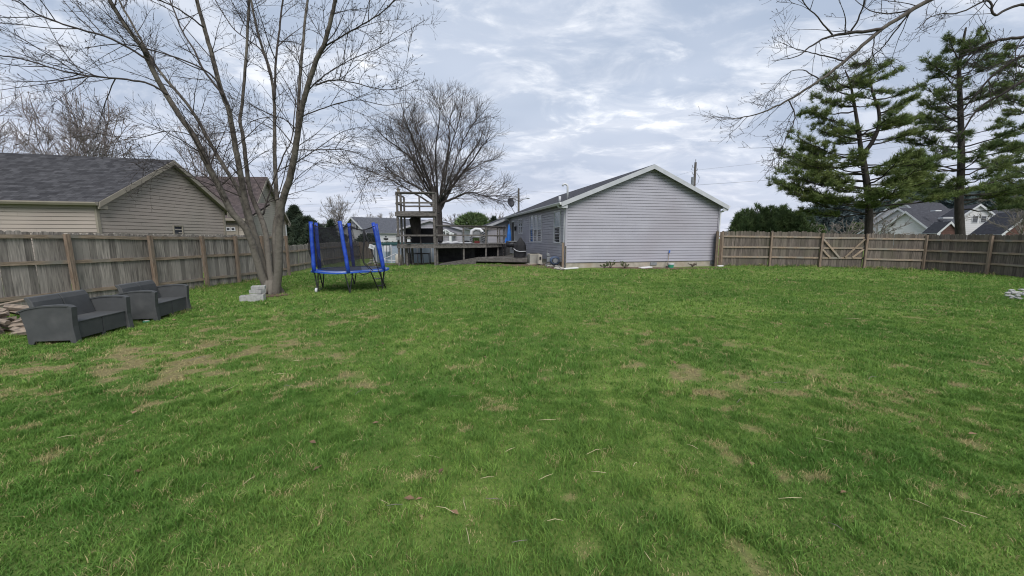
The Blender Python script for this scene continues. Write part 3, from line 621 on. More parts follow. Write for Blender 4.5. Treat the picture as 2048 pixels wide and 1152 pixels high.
# ------------------------------------------------------------------ evergreens
def tufts(cent, dirs, ln, wd, k, spread=1.0, seed=1):
    g = np.random.default_rng(seed); cent = np.repeat(np.asarray(cent), k, 0); d = np.repeat(np.asarray(dirs), k, 0)
    n = len(cent); r = g.normal(size=(n, 3)); dd = d + r*spread*.55; dd /= np.linalg.norm(dd, axis=1)[:, None]
    sd = np.cross(dd, g.normal(size=(n, 3))); sd /= np.linalg.norm(sd, axis=1)[:, None] + 1e-9
    l = ln*(.6+.8*g.random(n))[:, None]; w_ = wd*(.7+.6*g.random(n))[:, None]; c = cent + g.normal(size=(n,3))*ln*.12
    v = np.stack([c - sd*w_*.5, c + sd*w_*.5, c + dd*l], 1).reshape(-1, 3); f = np.arange(n*3).reshape(-1, 3); return v, f
def pine(label, base, trunk, r0, branches, seed, mat, ln=.30, wd=.05, dens=1.0, extra=None):
    random.seed(seed); root = thing('pine_tree', base, label, 'tree', 'tall pines behind the right fence'); t = MB(); cs, ds = [], []
    paths = []
    for tk in trunk:
        pts = catmull(tk[0], 5); m = len(pts); t.tube(pts, [tk[1] + (tk[2]-tk[1])*i/(m-1) for i in range(m)], 9); paths.append(pts)
    def branch(p, e, r, fl):
        L_ = (e-p).length; sag = V((0,0,-L_*.05)); pts = [p.lerp(e, k/8) + sag*math.sin(math.pi*k/8) + rv()*L_*.015*(0 < k) + V((0,0,.05*L_*(k/8)**2)) for k in range(9)]
        t.tube(pts, [r*(1-.85*k/8) for k in range(9)], 5)
        d = (e-p).normalized(); side = d.cross(V((0,0,1))).normalized()
        nb = int(9.0*L_*dens) + 4
        for _ in range(nb):
            u = random.uniform(fl, 1)**.8; q = p.lerp(e, u) + sag*math.sin(math.pi*u) + V((0,0,.05*L_*u*u)); sl_ = (.32*L_*(1.1-u)+.30)*random.uniform(.3,1)*random.choice((-1,1))
            dr = (d*.75 + side*math.copysign(1, sl_)*.8 + V((0,0,random.uniform(-.05,.28)))).normalized(); tip_ = q + dr*abs(sl_)
            t.tube([q, q.lerp(tip_, .5)+V((0,0,.02)), tip_], [.014,.010,.005], 3, cap=False)
            for k in range(max(1, int(abs(sl_)*4.4))):
                v_ = random.uniform(.2, 1); c = q.lerp(tip_, v_) + V((random.gauss(0,.06), random.gauss(0,.06), random.uniform(-.03,.09)))
                cs.append(c); ds.append((dr*.8 + V((0,0,.5)) + rv()*.4).normalized())
        for k in range(5): cs.append(e + rv()*.12); ds.append((d+V((0,0,.5))).normalized())
    for (p, e, r, fl) in branches: branch(p, e, r, fl)
    t.build('trunk', M['bark_dark'], root, smooth=True)
    v, f = tufts([tuple(c) for c in cs], [tuple(d) for d in ds], ln*.92, wd*.55, 18, 1.3, seed); npmesh('crown', v, f, mat, root); return root
def trunk_at(path, y_px):      # point on a 3-D path whose projected y is nearest
    best = None
    for p in path:
        q = p - V((0,0,HC)); c_, s_ = math.cos(PITCH), math.sin(PITCH); fw = q.y*c_ - q.z*s_; up = q.y*s_ + q.z*c_; yy = CY - F*up/fw
        if best is None or abs(yy-y_px) < best[0]: best = (abs(yy-y_px), p)
    return best[1]
DP = 26.0
def PD(x, y, D=DP): return P(x, y, D)
pb = PD(1737, 532); pb.z = .1
tk1 = [pb, PD(1737,470), PD(1738,420), PD(1734,370), PD(1728,330), PD(1722,300)]
L1_ = [PD(1722,300), PD(1716,255), PD(1708,205), PD(1700,165), PD(1690,140)]; L2_ = [PD(1724,310), PD(1744,285), PD(1758,250), PD(1756,215), PD(1745,185), PD(1740,150), PD(1738,118)]
full1 = catmull(tk1, 6) + catmull(L1_, 6); full2 = catmull(L2_, 6)
def mkbr(full, specs, rndn, yr, wfun, seed, cx):
    random.seed(seed); out = []
    for (sy, tx, ty, dd) in specs: p = trunk_at(full, sy); out.append((p, P(tx, ty, p.y+dd), .055, .30))
    for _ in range(rndn):
        sy = random.uniform(*yr); p = trunk_at(full, sy); w_ = wfun(sy)*random.uniform(.55, 1.0); az = random.uniform(0, 2*math.pi)
        e = p + V((math.cos(az)*w_, math.sin(az)*w_, w_*random.uniform(.02,.22))); out.append((p, e, .03 + .008*w_, .35))
    return out
s1 = [(425,1560,378,-.6),(432,1600,425,.3),(405,1540,368,.5),(380,1555,345,-.8),(365,1575,330,.8),(350,1560,312,-.4),(330,1600,300,.4),(318,1580,272,0),(425,1830,400,-.5),(415,1850,372,.6),(385,1830,352,-.3),(400,1640,395,-1.5),(390,1660,372,-1.8),(360,1820,330,.3),(340,1620,322,-1.0),(350,1790,335,-1.2),(370,1860,350,.8)]
br1 = mkbr(full1, s1, 26, (300,425), lambda y: 3.9 + (y-300)*.012, 3, 1730)
br1 += mkbr(full1, [(280,1625,258,.2),(255,1622,222,-.3),(262,1640,250,.3),(215,1625,195,.2),(190,1640,165,0),(225,1600,230,.4),(175,1655,150,-.3)], 20, (145,285), lambda y: 1.1 + (y-140)*.011, 4, 1700)
br1 += mkbr(full2, [(290,1830,262,.2),(262,1840,238,-.2),(230,1820,200,.3),(200,1830,180,0),(170,1800,140,0),(150,1780,125,.2)], 24, (125,290), lambda y: .9 + (y-120)*.011, 5, 1755)
pine('tall two-leadered pine rising behind the fence gate', pb, [(tk1, .24, .16), (L1_, .13, .03), (L2_, .14, .03)], 0, br1, 50, M['pine'])
DQ = 27.0; qb = P(1920, 540, DQ); qb.z = .05
tk2 = [qb, P(1920,460,DQ), P(1918,400,DQ), P(1922,340,DQ), P(1922,270,DQ), P(1920,200,DQ), P(1918,140,DQ), P(1925,90,DQ), P(1932,55,DQ)]
fq = catmull(tk2, 6)
s2 = [(405,1990,385,-.4),(400,2060,375,.4),(385,2080,330,-.3),(380,1830,358,.4),(372,1800,345,-.5),(350,2050,300,.6),(340,1815,305,0),(310,2030,270,-.4),(300,1835,270,.4),(270,1845,232,-.3),(250,1850,205,.3),(220,1850,175,0),(180,1870,130,.2),(160,1850,120,-.2),(240,1990,205,.4),(200,1985,170,-.3),(160,1975,110,.2),(130,1965,75,0),(120,1895,75,.2),(110,1960,60,0),(420,2080,400,.8),(390,1850,385,-.8)]
br2 = mkbr(fq, s2, 60, (85,405), lambda y: .9 + (y-70)*.0115, 6, 1920)
pine('tallest dark pine behind the right fence, in front of the white dormer', qb, [(tk2, .28, .05)], 0, br2, 60, M['pine_dark'], dens=.95)
DR = 28.5; rb = P(2085, 540, DR); rb.z = .05
tk3 = [rb, P(2085,440,DR), P(2080,350,DR), P(2075,260,DR), P(2070,180,DR), P(2060,110,DR), P(2050,70,DR)]
fr = catmull(tk3, 6)
br3 = mkbr(fr, [(400,1995,372,0),(420,2000,400,-.5),(350,1990,330,.4),(300,2005,290,-.3),(260,1995,245,.2),(220,2000,190,0),(180,2005,140,.3),(140,2010,110,-.2),(380,1980,345,.5)], 45, (85,430), lambda y: 1.2 + (y-70)*.010, 8, 2070)
pine('pine whose crown is cut off by the right edge', rb, [(tk3, .30, .05)], 0, br3, 70, M['pine'], dens=.9)
def evergreen(name, label, base, h, r, seed, mat, shape='cone', n=900, ln=.4, wd=.12, cat='tree', group='evergreens beyond the yard', k=7):
    random.seed(seed); root = thing(name, base, label, cat, group); cs, ds = [], []; t = MB(); base = V(base)
    t.tube([base-V((0,0,.1)), base+V((0,0,h*.5)), base+V((0,0,h*.93))], [r*.08, r*.05, .02], 6)
    axes = [(math.cos(j*2.4)*r*.55*math.sqrt(j/8), math.sin(j*2.4)*r*.55*math.sqrt(j/8), random.uniform(.72,1.0) if j else 1.0) for j in range(9)]
    for i in range(n):
        u = random.random()**.8; az = random.uniform(0, 2*math.pi)
        if shape == 'spiky':
            ax_, ay_, hh_ = random.choice(axes); u = random.random(); rad = r*.62*(1-u**1.5)**.8*random.uniform(.4,1)**.5 + .05; c = base + V((ax_+math.cos(az)*rad, ay_+math.sin(az)*rad, h*hh_*(.03+.97*u)))
            cs.append(tuple(c)); ds.append(tuple((V((math.cos(az)*.7, math.sin(az)*.7, 1.0)) + rv()*.4).normalized()))
            if i < 60: t.tube([base, V(cs[-1])], [.03,.008], 3, cap=False)
            continue
        if shape == 'cone': rad = r*(1-u)**.85*(.72 + .28*math.sin(u*38 + az*2)) ; z = h*(.04+.96*u)
        else:
            z = h*(.03+.97*u); rad = r*math.sqrt(max(0, 1-(u*1.05-.25)**2/.66))*(.82 + .25*math.sin(az*3+seed)*math.cos(u*7+az*2)) if u > .0 else r
        rad *= random.uniform(.45, 1.04)**.5; c = base + V((math.cos(az)*rad, math.sin(az)*rad, z + random.uniform(-.1,.1)*h*.2))
        if c.z < base.z: c.z = base.z + .1
        cs.append(tuple(c)); ds.append(tuple((V((math.cos(az), math.sin(az), .35 if shape == 'cone' else .8)) + rv()*.4).normalized()))
        if i < 60: t.tube([base+V((0,0,max(.1, z-.1*rad))), V(cs[-1])], [.03,.008], 3, cap=False)
    t.build('trunk', M['bark_dark'], root); v, f = tufts(cs, ds, ln, wd, k, 1.0, seed); npmesh('crown', v, f, mat, root); return root
evergreen('spruce_tree', 'dark pointed spruce standing between the brown roof house and the trampoline', gbase(596,52), htop(416,52), 3.1, 1, M['spruce_far'], 'cone', 1500, .5, .13)
for k, (px_, D_, y_, r_, lb) in enumerate([(572,50,448,1.8,'dark evergreen just right of the brown roof house corner'),(617,50,438,2.2,'rounded dark evergreen right of the pointed spruce'),(634,48,452,1.6,'lower dark evergreen nearest the trampoline poles')]):
    evergreen('evergreen_tree', lb, gbase(px_, D_), htop(y_, D_), r_, 10+k, M['spruce_far'], 'dome', 900, .5, .14)
evergreen('evergreen_tree', 'small dark evergreen against the white garage gable', gbase(666,62), htop(444,62), 1.9, 20, M['spruce_far'], 'cone', 500, .5, .14)
evergreen('round_pine', 'rounded green pine beyond the deck railing, left of the satellite dish', gbase(948,70), htop(431,70), 4.2, 22, M['spruce'], 'dome', 1300, .7, .18)
evergreen('evergreen_tree', 'low dark evergreen under the bare tree right of the round pine', gbase(988,80), htop(437,80), 2.6, 23, M['spruce_far'], 'cone', 400, .7, .2)
DH = 32
for k, (px_, y_, r_, lb) in enumerate([(1482,421,1.5,'leftmost bushy juniper over the fence beside the house corner'),(1506,412,1.7,'second bushy juniper over the fence from the house corner'),(1534,416,1.6,'middle juniper of the dark hedge over the right fence'),(1556,414,1.35,'spiky juniper near the right end of the dark hedge'),(1584,427,1.7,'last low juniper of the dark hedge beside the distant wood')]):
    evergreen('juniper_shrub', lb, gbase(px_, DH+.4*(k % 2)), htop(y_, DH), r_, 30+k, M['spruce'], 'spiky', 2100, .30, .055, cat='shrub', group='junipers over the right fence', k=9)
# a far-off wood on the right: one mass
random.seed(5); cs, ds = [], []; tw = MB()
for px_ in np.arange(1588, 2120, 7.5):
    D_ = random.uniform(85, 120) if px_ < 1760 else random.uniform(72, 100); b_ = gbase(px_, D_); hh = htop(random.uniform(404, 428) if px_ < 1760 else random.uniform(372, 400), D_); hh *= 1 if px_ > 1625 else .62 + .38*(px_-1588)/37
    for _ in range(170):
        u = random.random(); rad = 3.6*(1-u*.75)*random.random()**.5; az = random.uniform(0, 6.283); cs.append((b_.x+math.cos(az)*rad, b_.y+math.sin(az)*rad, b_.z+hh*(.03+.97*u))); ds.append((math.cos(az)*.8, math.sin(az)*.8, .6))
v, f = tufts(cs, ds, 1.3, .42, 7, 1.0, 5); tag(npmesh('distant_wood', v, f, M['woods']), 'dark bluish wood far beyond the right fence', 'wood', kind='stuff')
for k, (px_, y_, D_, lb) in enumerate([(1632,452,60,'small yellow green tree at the foot of the distant wood, left of two'),(1706,447,60,'small yellow green tree next to the near pine trunk')]):
    evergreen('young_tree', lb, gbase(px_, D_), htop(y_, D_), 1.6, 44+k, M['greenbush'], 'dome', 300, .35, .09)
for k, (px_, y_, D_, lb) in enumerate([(1610,438,58,'brownish leafless shrub next to the juniper hedge'),(1688,438,58,'brownish leafless shrub left of the near pine trunk'),(1655,446,56,'low brownish leafless shrub before the middle of the wood')]):
    bare_tree('bare_shrub', lb, gbase(px_, D_), htop(y_, D_), 2.2, 2, .8, .1, 10, 40, 200, 300, M['pale_twig'], M['pale_twig'], .022, 60+k, group='leafless shrubs')
for k, (px_, y_, D_, r_, lb) in enumerate([(640,471,58,3.2,'low brown hedge clump behind the left end of the trampoline net'),(700,470,62,2.4,'clipped dark shrub before the white garage gable'),(735,470,58,2.0,'clipped dark shrub below the garage window')]):
    evergreen('hedge_shrub', lb, gbase(px_, D_), htop(y_, D_), r_, 80+k, M['spruce_far'], 'dome', 500, .35, .1, cat='shrub', group='shrubs by the far houses')
# ------------------------------------------------------------------ houses
def xy(px, D): return V(((px-CX)/F*D, D, 0))
def zy(py, D): return HC + (476-py)/F*D
def siding(mb, A, B, zlo, top, n, exp, tk=.016):
    A = V((A.x, A.y, 0)); B = V((B.x, B.y, 0)); L_ = (B-A).length; ze, za, ta = top; z = zlo
    def rg(z): 
        if z <= ze or za <= ze: return 0.0, 1.0
        k = min(1, (z-ze)/(za-ze)); return ta*k, 1-(1-ta)*k
    zt = max(ze, za)
    while z < zt-.01:
        z2 = min(z+exp, zt); 
        a0, b0 = rg(z); a1, b1 = rg(z2)
        q = lambda t, zz, o: V((0,0,zz)) + A.lerp(B, t) + n*o; gp = min(exp*(.13 if exp < .16 else .07), (z2-z)*.4); aa = a0+(a1-a0)*gp/(z2-z); bb = b0+(b1-b0)*gp/(z2-z); o1 = tk+.012
        if exp < .16:
            cuts = [0.0]; sm = random.uniform(.6, 3.6)/max(L_, .1)
            while sm < .97: cuts.append(sm); sm += 3.66/L_
            cuts.append(1.0)
            for ci in range(len(cuts)-1):
                c0, c1 = cuts[ci], cuts[ci+1]; u0, u1 = max(aa, c0), min(bb, c1); w0, w1 = max(a1, c0), min(b1, c1); e_ = .003*(ci % 2)
                if u1 - u0 < .002: continue
                w0 = min(w0, w1); mb.quad(q(u0,z+gp,o1+e_), q(u1,z+gp,o1+e_), q(max(w1, w0),z2,o1+e_-.010), q(w0,z2,o1+e_-.010))
        else: mb.quad(q(aa,z+gp,o1), q(bb,z+gp,o1), q(b1,z2,o1-.010), q(a1,z2,o1-.010))
        mb.quad(q(aa,z+gp,-.012), q(bb,z+gp,-.012), q(bb,z+gp,o1), q(aa,z+gp,o1))
        mb.quad(q(a0,z,-.012), q(b0,z,-.012), q(bb,z+gp,-.012), q(aa,z+gp,-.012)); mb.quad(q(a0,z,o1-.010), q(b0,z,o1-.010), q(b0,z,-.012), q(a0,z,-.012)); z = z2
def slab(mb, mb2, a, b, c, d, th, nrm_up=True):
    # a-b along the eave, d-c along the ridge : top gets shingle uv
    L1 = (b-a).length; L2 = (d-a).length; mb.quad(a, b, c, d, uv=[(0,0),(L1,0),(L1,L2),(0,L2)])
    dn = V((0,0,-th)); mb2.quad(a+dn, d+dn, c+dn, b+dn); mb2.quad(a, a+dn, b+dn, b); mb2.quad(d, c, c+dn, d+dn)
def gable(root, A, g, W, s, Ld, z0, zf, ze, za, ta=.5, wall='vinyl_grey', roof='shingle_dark', trim='trim_sage', og=.3, oe=.3, exp=.112, found=True, th=.04, fas=.17, corner=True, gut=True, gwall=None):
    g = V((g[0], g[1], 0)).normalized(); s = V((s[0], s[1], 0)).normalized(); A = V((A.x, A.y, 0)); B = A + g*W; Cc = B + s*Ld; Dd = A + s*Ld
    Z = lambda p, z: V((p.x, p.y, z))
    m = MB(); siding(m, A, B, zf, (ze, za, ta), -s, exp); m.build('gable_wall', M[gwall or wall], root)
    m = MB(); siding(m, A, Dd, zf, (ze, ze, 0), -g, exp); m.build('side_wall', M[wall], root)
    m = MB(); siding(m, B, Cc, zf, (ze, ze, 0), g, exp*2); siding(m, Dd, Cc, zf, (ze, za, ta), s, exp*2); m.build('rear_wall', M[wall], root)
    if found:
        m = MB(); i_ = .03
        for (p, q, n) in ((A,B,-s),(A,Dd,-g),(B,Cc,g),(Dd,Cc,s)): m.beam(Z(p,(z0+zf)/2-.1)-n*.06, Z(q,(z0+zf)/2-.1)-n*.06, .10, zf-z0+.2-.004)
        m.build('foundation', M['concrete'], root)
    if corner:
        for (p, o) in ((A,-s-g),(B,g-s),(Dd,s-g)):
            m = MB(); m.box(Z(p,(zf+ze)/2)+o*.012, (.10,.10,ze-zf-.01), Matrix.Rotation(math.atan2(g.y,g.x),3,'Z')); m.build('corner_board', M[trim if trim != 'trim_sage' else 'vinyl_grey'], root)
    # roof
    rA = ze; sl1 = (za-ze)/(ta*W); sl2 = (za-ze)/((1-ta)*W); up = .10
    f0 = A - s*og; r0 = A + g*ta*W - s*og
    e1 = Z(A - g*oe - s*og, ze - sl1*oe + up); e1b = e1 + s*(Ld+2*og); rr = Z(r0, za+up); rrb = rr + s*(Ld+2*og)
    e2 = Z(B + g*oe - s*og, ze - sl2*oe + up); e2b = e2 + s*(Ld+2*og)
    m = MB(); m2 = MB(); slab(m, m2, e1, e1b, rrb, rr, th); slab(m, m2, e2b, e2, rr, rrb, th)
    m.build('roof', M[roof], root); m2.build('soffit', M[trim], root)
    for (e, r, gg) in ((e1, rr, g), (e2, rr, -g)):
        for sg, o in ((-1, V((0,0,0))), (1, s*(Ld+2*og))):
            m = MB(); q = s*(.012*sg); p0 = e+o+q; p1 = r+o+q; dn = V((0,0,-fas)); k_ = V((0,0,-.006)); m.extrude([p0+k_, p1+k_, p1+dn, p0+dn], s*(.022*sg)); m.build('rake_board', M[trim], root)
        c_ = e + gg*.16 + s*.01; m = MB(); m.extrude([c_ + V((0,0,-.05)) - gg*.16, c_+V((0,0,.02))+gg*.14, c_+V((0,0,-fas-.06))+gg*.14, c_+V((0,0,-fas-.06))-gg*.16], s*.03); m.build('eave_return', M[trim], root)
    if gut:
        for (e, gg) in ((e1, g), (e2, -g)):
            m = MB(); c_ = e - gg*.055 + V((0,0,-.075)); m.extrude([c_+V((0,0,.06))+gg*.05, c_+V((0,0,.06))-gg*.06, c_+V((0,0,.02))-gg*.06, c_+V((0,0,-.06))-gg*.01, c_+V((0,0,-.06))+gg*.05], s*(Ld+2*og)); m.build('gutter', M['trim_tan' if trim == 'trim_tan' else 'white'], root)
    return dict(A=A, B=B, g=g, s=s, e1=e1, e2=e2, rr=rr, sl1=sl1)
def window(root, c, u, n, w_, h, glass='glass', mull=1, fr=.06, frame='white', lab=None, name='window', pn='pane'):
    # c : centre on the wall, u along the wall, n outward ; double-hung sash
    m = MB(); c = V(c) + n*.025; up = V((0,0,1))
    for sg in (-1, 1): m.beam(c + u*(sg*(w_/2)) - up*(h/2+fr/2), c + u*(sg*(w_/2)) + up*(h/2+fr/2), fr, .07, up=n)
    for sg in (-1, 1): m.beam(c + up*(sg*h/2) - u*(w_/2-fr/2), c + up*(sg*h/2) + u*(w_/2-fr/2), .066, fr, up=up)
    if mull: m.beam(c - u*(w_/2-fr/2), c + u*(w_/2-fr/2), .05, fr*.8, up=up)
    o = m.build(name, M[frame], root, label=lab)
    g_ = MB(); 
    for (z0_, z1_) in (((0, h/2), (-h/2, 0)) if mull else ((-h/2, h/2),)):
        q = MB(); q.quad(*[c + n*(.002) + u*a*(w_/2-.01) + up*b for a, b in ((-1,z0_),(1,z0_),(1,z1_),(-1,z1_))]); q.build(pn, M[glass if (z0_ >= 0 or not mull) else 'glass'], o)
    return o
def downspout(root, pts, w_=.075, mat='white'):
    m = MB()
    for a, b in zip(pts[:-1], pts[1:]): m.beam(a, b, w_, .06, up=V((1,0,.01)))
    return m.build('downspout', M[mat], root)
# --- main grey house
A = xy(1131, 18.5); ga = V((1, .22, 0)).normalized(); sa = V((-.2, 1, 0)).normalized(); sa = V((-ga.y, ga.x, 0))
WH = 8.45; ZF = .55; ZE = 3.47; ZA = 5.22
house = thing('ranch_house', V((A.x, A.y, .3)), 'single-storey grey vinyl house whose blank gable end faces the lawn', 'house')
H = gable(house, A, ga, WH, sa, 13.4, .28, ZF, ZE, ZA, .52, 'vinyl_grey', 'shingle_dark', 'trim_sage', og=.28, oe=.34, exp=.138, fas=.22)
def side_t(px): k = (px-CX)/F; return (A.x - A.y*k) / (k*sa.y - sa.x)
def side_win(p0, p1, y0, y1, glass='glass', **kw):
    t0, t1 = side_t(p0), side_t(p1); t = (t0+t1)/2; D_ = A.y + sa.y*t; zc_ = (zy(y0, D_)+zy(y1, D_))/2; h = (y1-y0)/F*D_
    c = A + sa*t; return window(house, V((c.x, c.y, zc_)), sa, -ga, abs(t1-t0)-.06, h, glass, **kw)
side_win(1108.5, 1121, 424, 485, 'curtain')
for p0, p1 in ((1060.5,1067.5),(1068,1075),(1075.5,1083.5)): side_win(p0, p1, 433, 484, 'curtain')
side_win(1038, 1041.2, 440, 467); side_win(1041.8, 1045.5, 440, 467)
t = side_t(1027); c = A + sa*t; D_ = c.y; dm = MB(); cz = zy(470, D_)
dm.beam(V((c.x,c.y,.85))-ga*.03, V((c.x,c.y,2.95))-ga*.03, .95, .05, up=-ga); do = dm.build('door', M['steel'], house)
fm = MB(); 
for sg in (-.53, .53): fm.beam(V((c.x,c.y,.85))+sa*sg-ga*.03, V((c.x,c.y,3.03))+sa*sg-ga*.03, .08, .07, up=-ga)
fm.beam(V((c.x,c.y,3.0))+sa*.57-ga*.03, V((c.x,c.y,3.0))-sa*.57-ga*.03, .07, .09); fm.build('door_frame', M['white'], do)
lm = MB(); lp = V((c.x,c.y,2.45)) - sa*1.1 - ga*.12; lm.cyl(lp-V((0,0,.16)), .06, .3, 8, .09); lm.beam(lp+V((0,0,.18)), lp+V((0,0,.18))+ga*.12, .04, .04); lm.build('porch_light', M['steel'], house)
# lattice stained end of the gable, weathering is in the vinyl material; foundation vents
for tt, zz in ((.565, .44), (.985, .44)): 
    vm = MB(); q = A + ga*WH*tt - sa*.0; vm.box(V((q.x,q.y,zz))-sa*.012*-1 - sa*.02, (.36,.03,.15), Matrix.Rotation(math.atan2(ga.y,ga.x),3,'Z')); vm.build('foundation_vent', M['grey_metal'], house)
e1 = H['e1']; cA = V((A.x, A.y, 0)) - ga*.06 + sa*.10
downspout(house, [e1 + sa*.42 + V((0,0,-.12)) - ga*.04, e1 + sa*.42 + V((0,0,-.22)) - ga*.02, V((cA.x, cA.y, 3.18)), V((cA.x, cA.y, 1.25))])
downspout(house, [V((cA.x, cA.y, 1.26)), V((cA.x, cA.y, .33))], .068)
Bq = V((H['B'].x, H['B'].y, 0)) - sa*.07 - ga*(-.05); e2 = H['e2']
downspout(house, [e2 + sa*.32 + V((0,0,-.12)) + ga*.03, e2 + sa*.30 + V((0,0,-.25)), V((Bq.x, Bq.y, 3.1)), V((Bq.x, Bq.y, 1.9))])
tq = side_t(1017.5); q = A + sa*12.6 - ga*.07; downspout(house, [V((q.x,q.y,3.3))-ga*.34, V((q.x,q.y,3.05)), V((q.x,q.y,1.2))])
# wing at the far end
WA = xy(984, 31.6); wg = ga; Wp = A + sa*13.2
m = MB(); B_ = V((Wp.x, Wp.y, 0)); A_ = B_ - ga*1.75
def wz(k): return 2.75 + (3.47-2.75)*k
for i in range(26):
    z0_ = .5 + i*.115; z1_ = z0_ + .115; k0 = max(0, (z0_-2.72)/.75); k1 = max(0, (z1_-2.72)/.75)
    if k0 >= 1: break
    q = lambda k, z, o: V((0,0,z)) + A_.lerp(B_, min(1,k)) - sa*o
    m.quad(q(k0,z0_,.016), q(1,z0_,.016), q(1,z1_,.002), q(k1,z1_,.002)); m.quad(q(k0,z0_,0), q(1,z0_,0), q(1,z0_,.016), q(k0,z0_,.016))
m.build('wing_wall', M['vinyl_grey'], house)
m = MB(); m.beam(A_ + V((0,0,1.4)), A_ + sa*5 + V((0,0,1.4)), .05, 2.7, up=V((0,0,1))); m.build('wing_side_wall', M['vinyl_grey'], house)
m = MB(); m2 = MB(); a0 = A_ - ga*.9 - sa*.35 + V((0,0,2.45)); a1 = a0 + sa*6; b0 = B_ - sa*.35 + ga*.9 + V((0,0,3.82)); b1 = b0 + sa*6
slab(m, m2, a0, a1, b1, b0, .05); m.build('wing_roof', M['shingle_dark'], house); m2.build('wing_soffit', M['trim_sage'], house)
m = MB(); m.extrude([a0-sa*.01, b0-sa*.01, b0-sa*.01-V((0,0,.2)), a0-sa*.01-V((0,0,.2))], -sa*.025); m.build('wing_rake_board', M['trim_sage'], house)
# roof furniture
def roof_pt(t, k): return H['e1'] + sa*(t+.28) + (H['rr']-H['e1'])*k
r1 = roof_pt(.25, .10)
m = MB(); b0 = r1 + V((0,0,-.08)); m.tube([b0, b0+V((0,0,.66)), b0+V((-.03,0,.74)), b0+V((-.12,0,.78)), b0+V((-.22,0,.76)), b0+V((-.25,0,.68))], .047, 10); m.build('vent_pipe', M['white'], house, smooth=True)
m = MB(); b0 = roof_pt(.75, .055); m.tube([b0-V((0,0,.05)), b0+V((0,0,.26))], .06, 10); m.build('vent_pipe', M['white'], house, smooth=True)
# satellite dish
dr = roof_pt(9.6, .02); dish = thing('satellite_dish', dr, 'dark oval satellite dish on the far eave of the grey house', 'satellite dish')
m = MB(); m.tube([dr-V((0,0,.05)), dr+V((-.25,-.1,.28)), dr+V((-.38,-.12,.55))], .025, 6); m.build('arm', M['grey_metal'], dish)
dc = dr + V((-.42,-.14,.78)); m = MB(); rot = Matrix.Rotation(R(38),3,'Z') @ Matrix.Rotation(R(75),3,'X'); ring = []
m.v = [tuple(dc)]; nn = 18
for k, (rd, dp) in enumerate(((.10,.01),(.20,.04),(.29,.08))):
    for j in range(nn): m.v.append(tuple(dc + rot @ V((math.cos(j*2*math.pi/nn)*rd, math.sin(j*2*math.pi/nn)*rd*1.15, dp))))
for j in range(nn): m.f.append((0,1+j,1+(j+1)%nn))
for k in range(2):
    for j in range(nn): a_=1+k*nn+j; b_=1+k*nn+(j+1)%nn; m.f.append((a_,a_+nn,b_+nn,b_))
o = m.build('dish', M['steel'], dish, smooth=True); so_ = o.modifiers.new('s','SOLIDIFY'); so_.thickness = .02
m = MB(); m.tube([dc - V((0,0,.3)), dc + rot @ V((0,-.1,.55))], .015, 5); m.box(dc + rot @ V((0,-.1,.55)), (.08,.08,.12)); m.build('feed_arm', M['grey_metal'], dish)
# --- tan neighbour house on the left
tA = xy(208, 15); h1 = thing('tan_house', V((tA.x, tA.y, .1)), 'tan sided neighbour house with dark grey shingles behind the left fence', 'house')
g1 = (.13, 1); s1_ = (-1, -.27); ze1 = zy(404, 15)
T = gable(h1, tA, g1, 5.6, s1_, 12, .0, .3, ze1, zy(329, 17.7), .52, 'vinyl_tan', 'shingle_grey', 'trim_tan', og=.30, oe=.22, exp=.15, fas=.20)
def tanwin(root, T, px, y0, y1, w_, **kw):
    k = (px-CX)/F; t = (T['A'].x - T['A'].y*k)/(k*T['g'].y - T['g'].x); c = T['A'] + T['g']*t; D_ = c.y
    return window(root, V((c.x, c.y, (zy(y0,D_)+zy(y1,D_))/2)), T['g'], -T['s'], w_, (y1-y0)/F*D_, **kw)
tanwin(h1, T, 362.5, 452, 470, .42, frame='trim_tan', mull=0)
# --- second house behind the maple
bA = xy(503, 25.5); h2 = thing('tan_house', V((bA.x, bA.y, .1)), 'taller cream house with a brownish roof and garage, seen through the maple stems', 'house')
T2 = gable(h2, bA, (-.13, 1), 5.4, (-1, -.05), 5.2, .0, .2, zy(436, 25.5), zy(362, 28.2), .46, 'vinyl_cream', 'shingle_brown', 'trim_tan', og=.3, oe=.25, exp=.15, fas=.22)
downspout(h2, [V((T2['B'].x+.1, T2['B'].y-.1, 2.8)), V((T2['B'].x+.1, T2['B'].y-.1, .2))])
# lower garage in front-left of it with the door lights
g2 = xy(448, 23.5); gm = MB(); gq = xy(506, 23.5)
siding(gm, xy(440, 23.8), xy(497, 23.8), .1, (zy(438,23.8), zy(438,23.8), 0), V((0,-1,0)), .15); gm.build('garage_wall', M['vinyl_cream'], h2)
gd = MB(); a0, b0 = xy(456, 23.7), xy(482, 23.7); gd.box(((a0.x+b0.x)/2, 23.74, (zy(450,23.7)+.15)/2), (b0.x-a0.x, .05, zy(450,23.7)-.15)); gdo = gd.build('garage_door', M['trim_tan'], h2)
for px_ in (461, 470.5):
    q = xy(px_, 23.6); gw = MB(); gw.box((q.x, 23.70, zy(458.5,23.7)), (.26,.03,.22)); w1 = gw.build('door_light', M['white'], gdo)
    gw = MB(); gw.box((q.x, 23.68, zy(458.5,23.7)), (.16,.02,.12)); gw.build('pane', M['glass'], gdo)
gs = MB(); gs2 = MB(); e_a = xy(436,23.4)+V((0,0,zy(436.5,23.4))); e_b = xy(500,23.4)+V((0,0,zy(438,23.4))); slab(gs, gs2, e_a, e_b, e_b+V((.1,2.3,1.1)), e_a+V((.1,2.3,1.1)), .15); gs.build('garage_roof', M['shingle_brown'], h2); gs2.build('garage_eave', M['trim_tan'], h2)
m = MB(); q = xy(590, 21); # flat feeder board on the fence post line
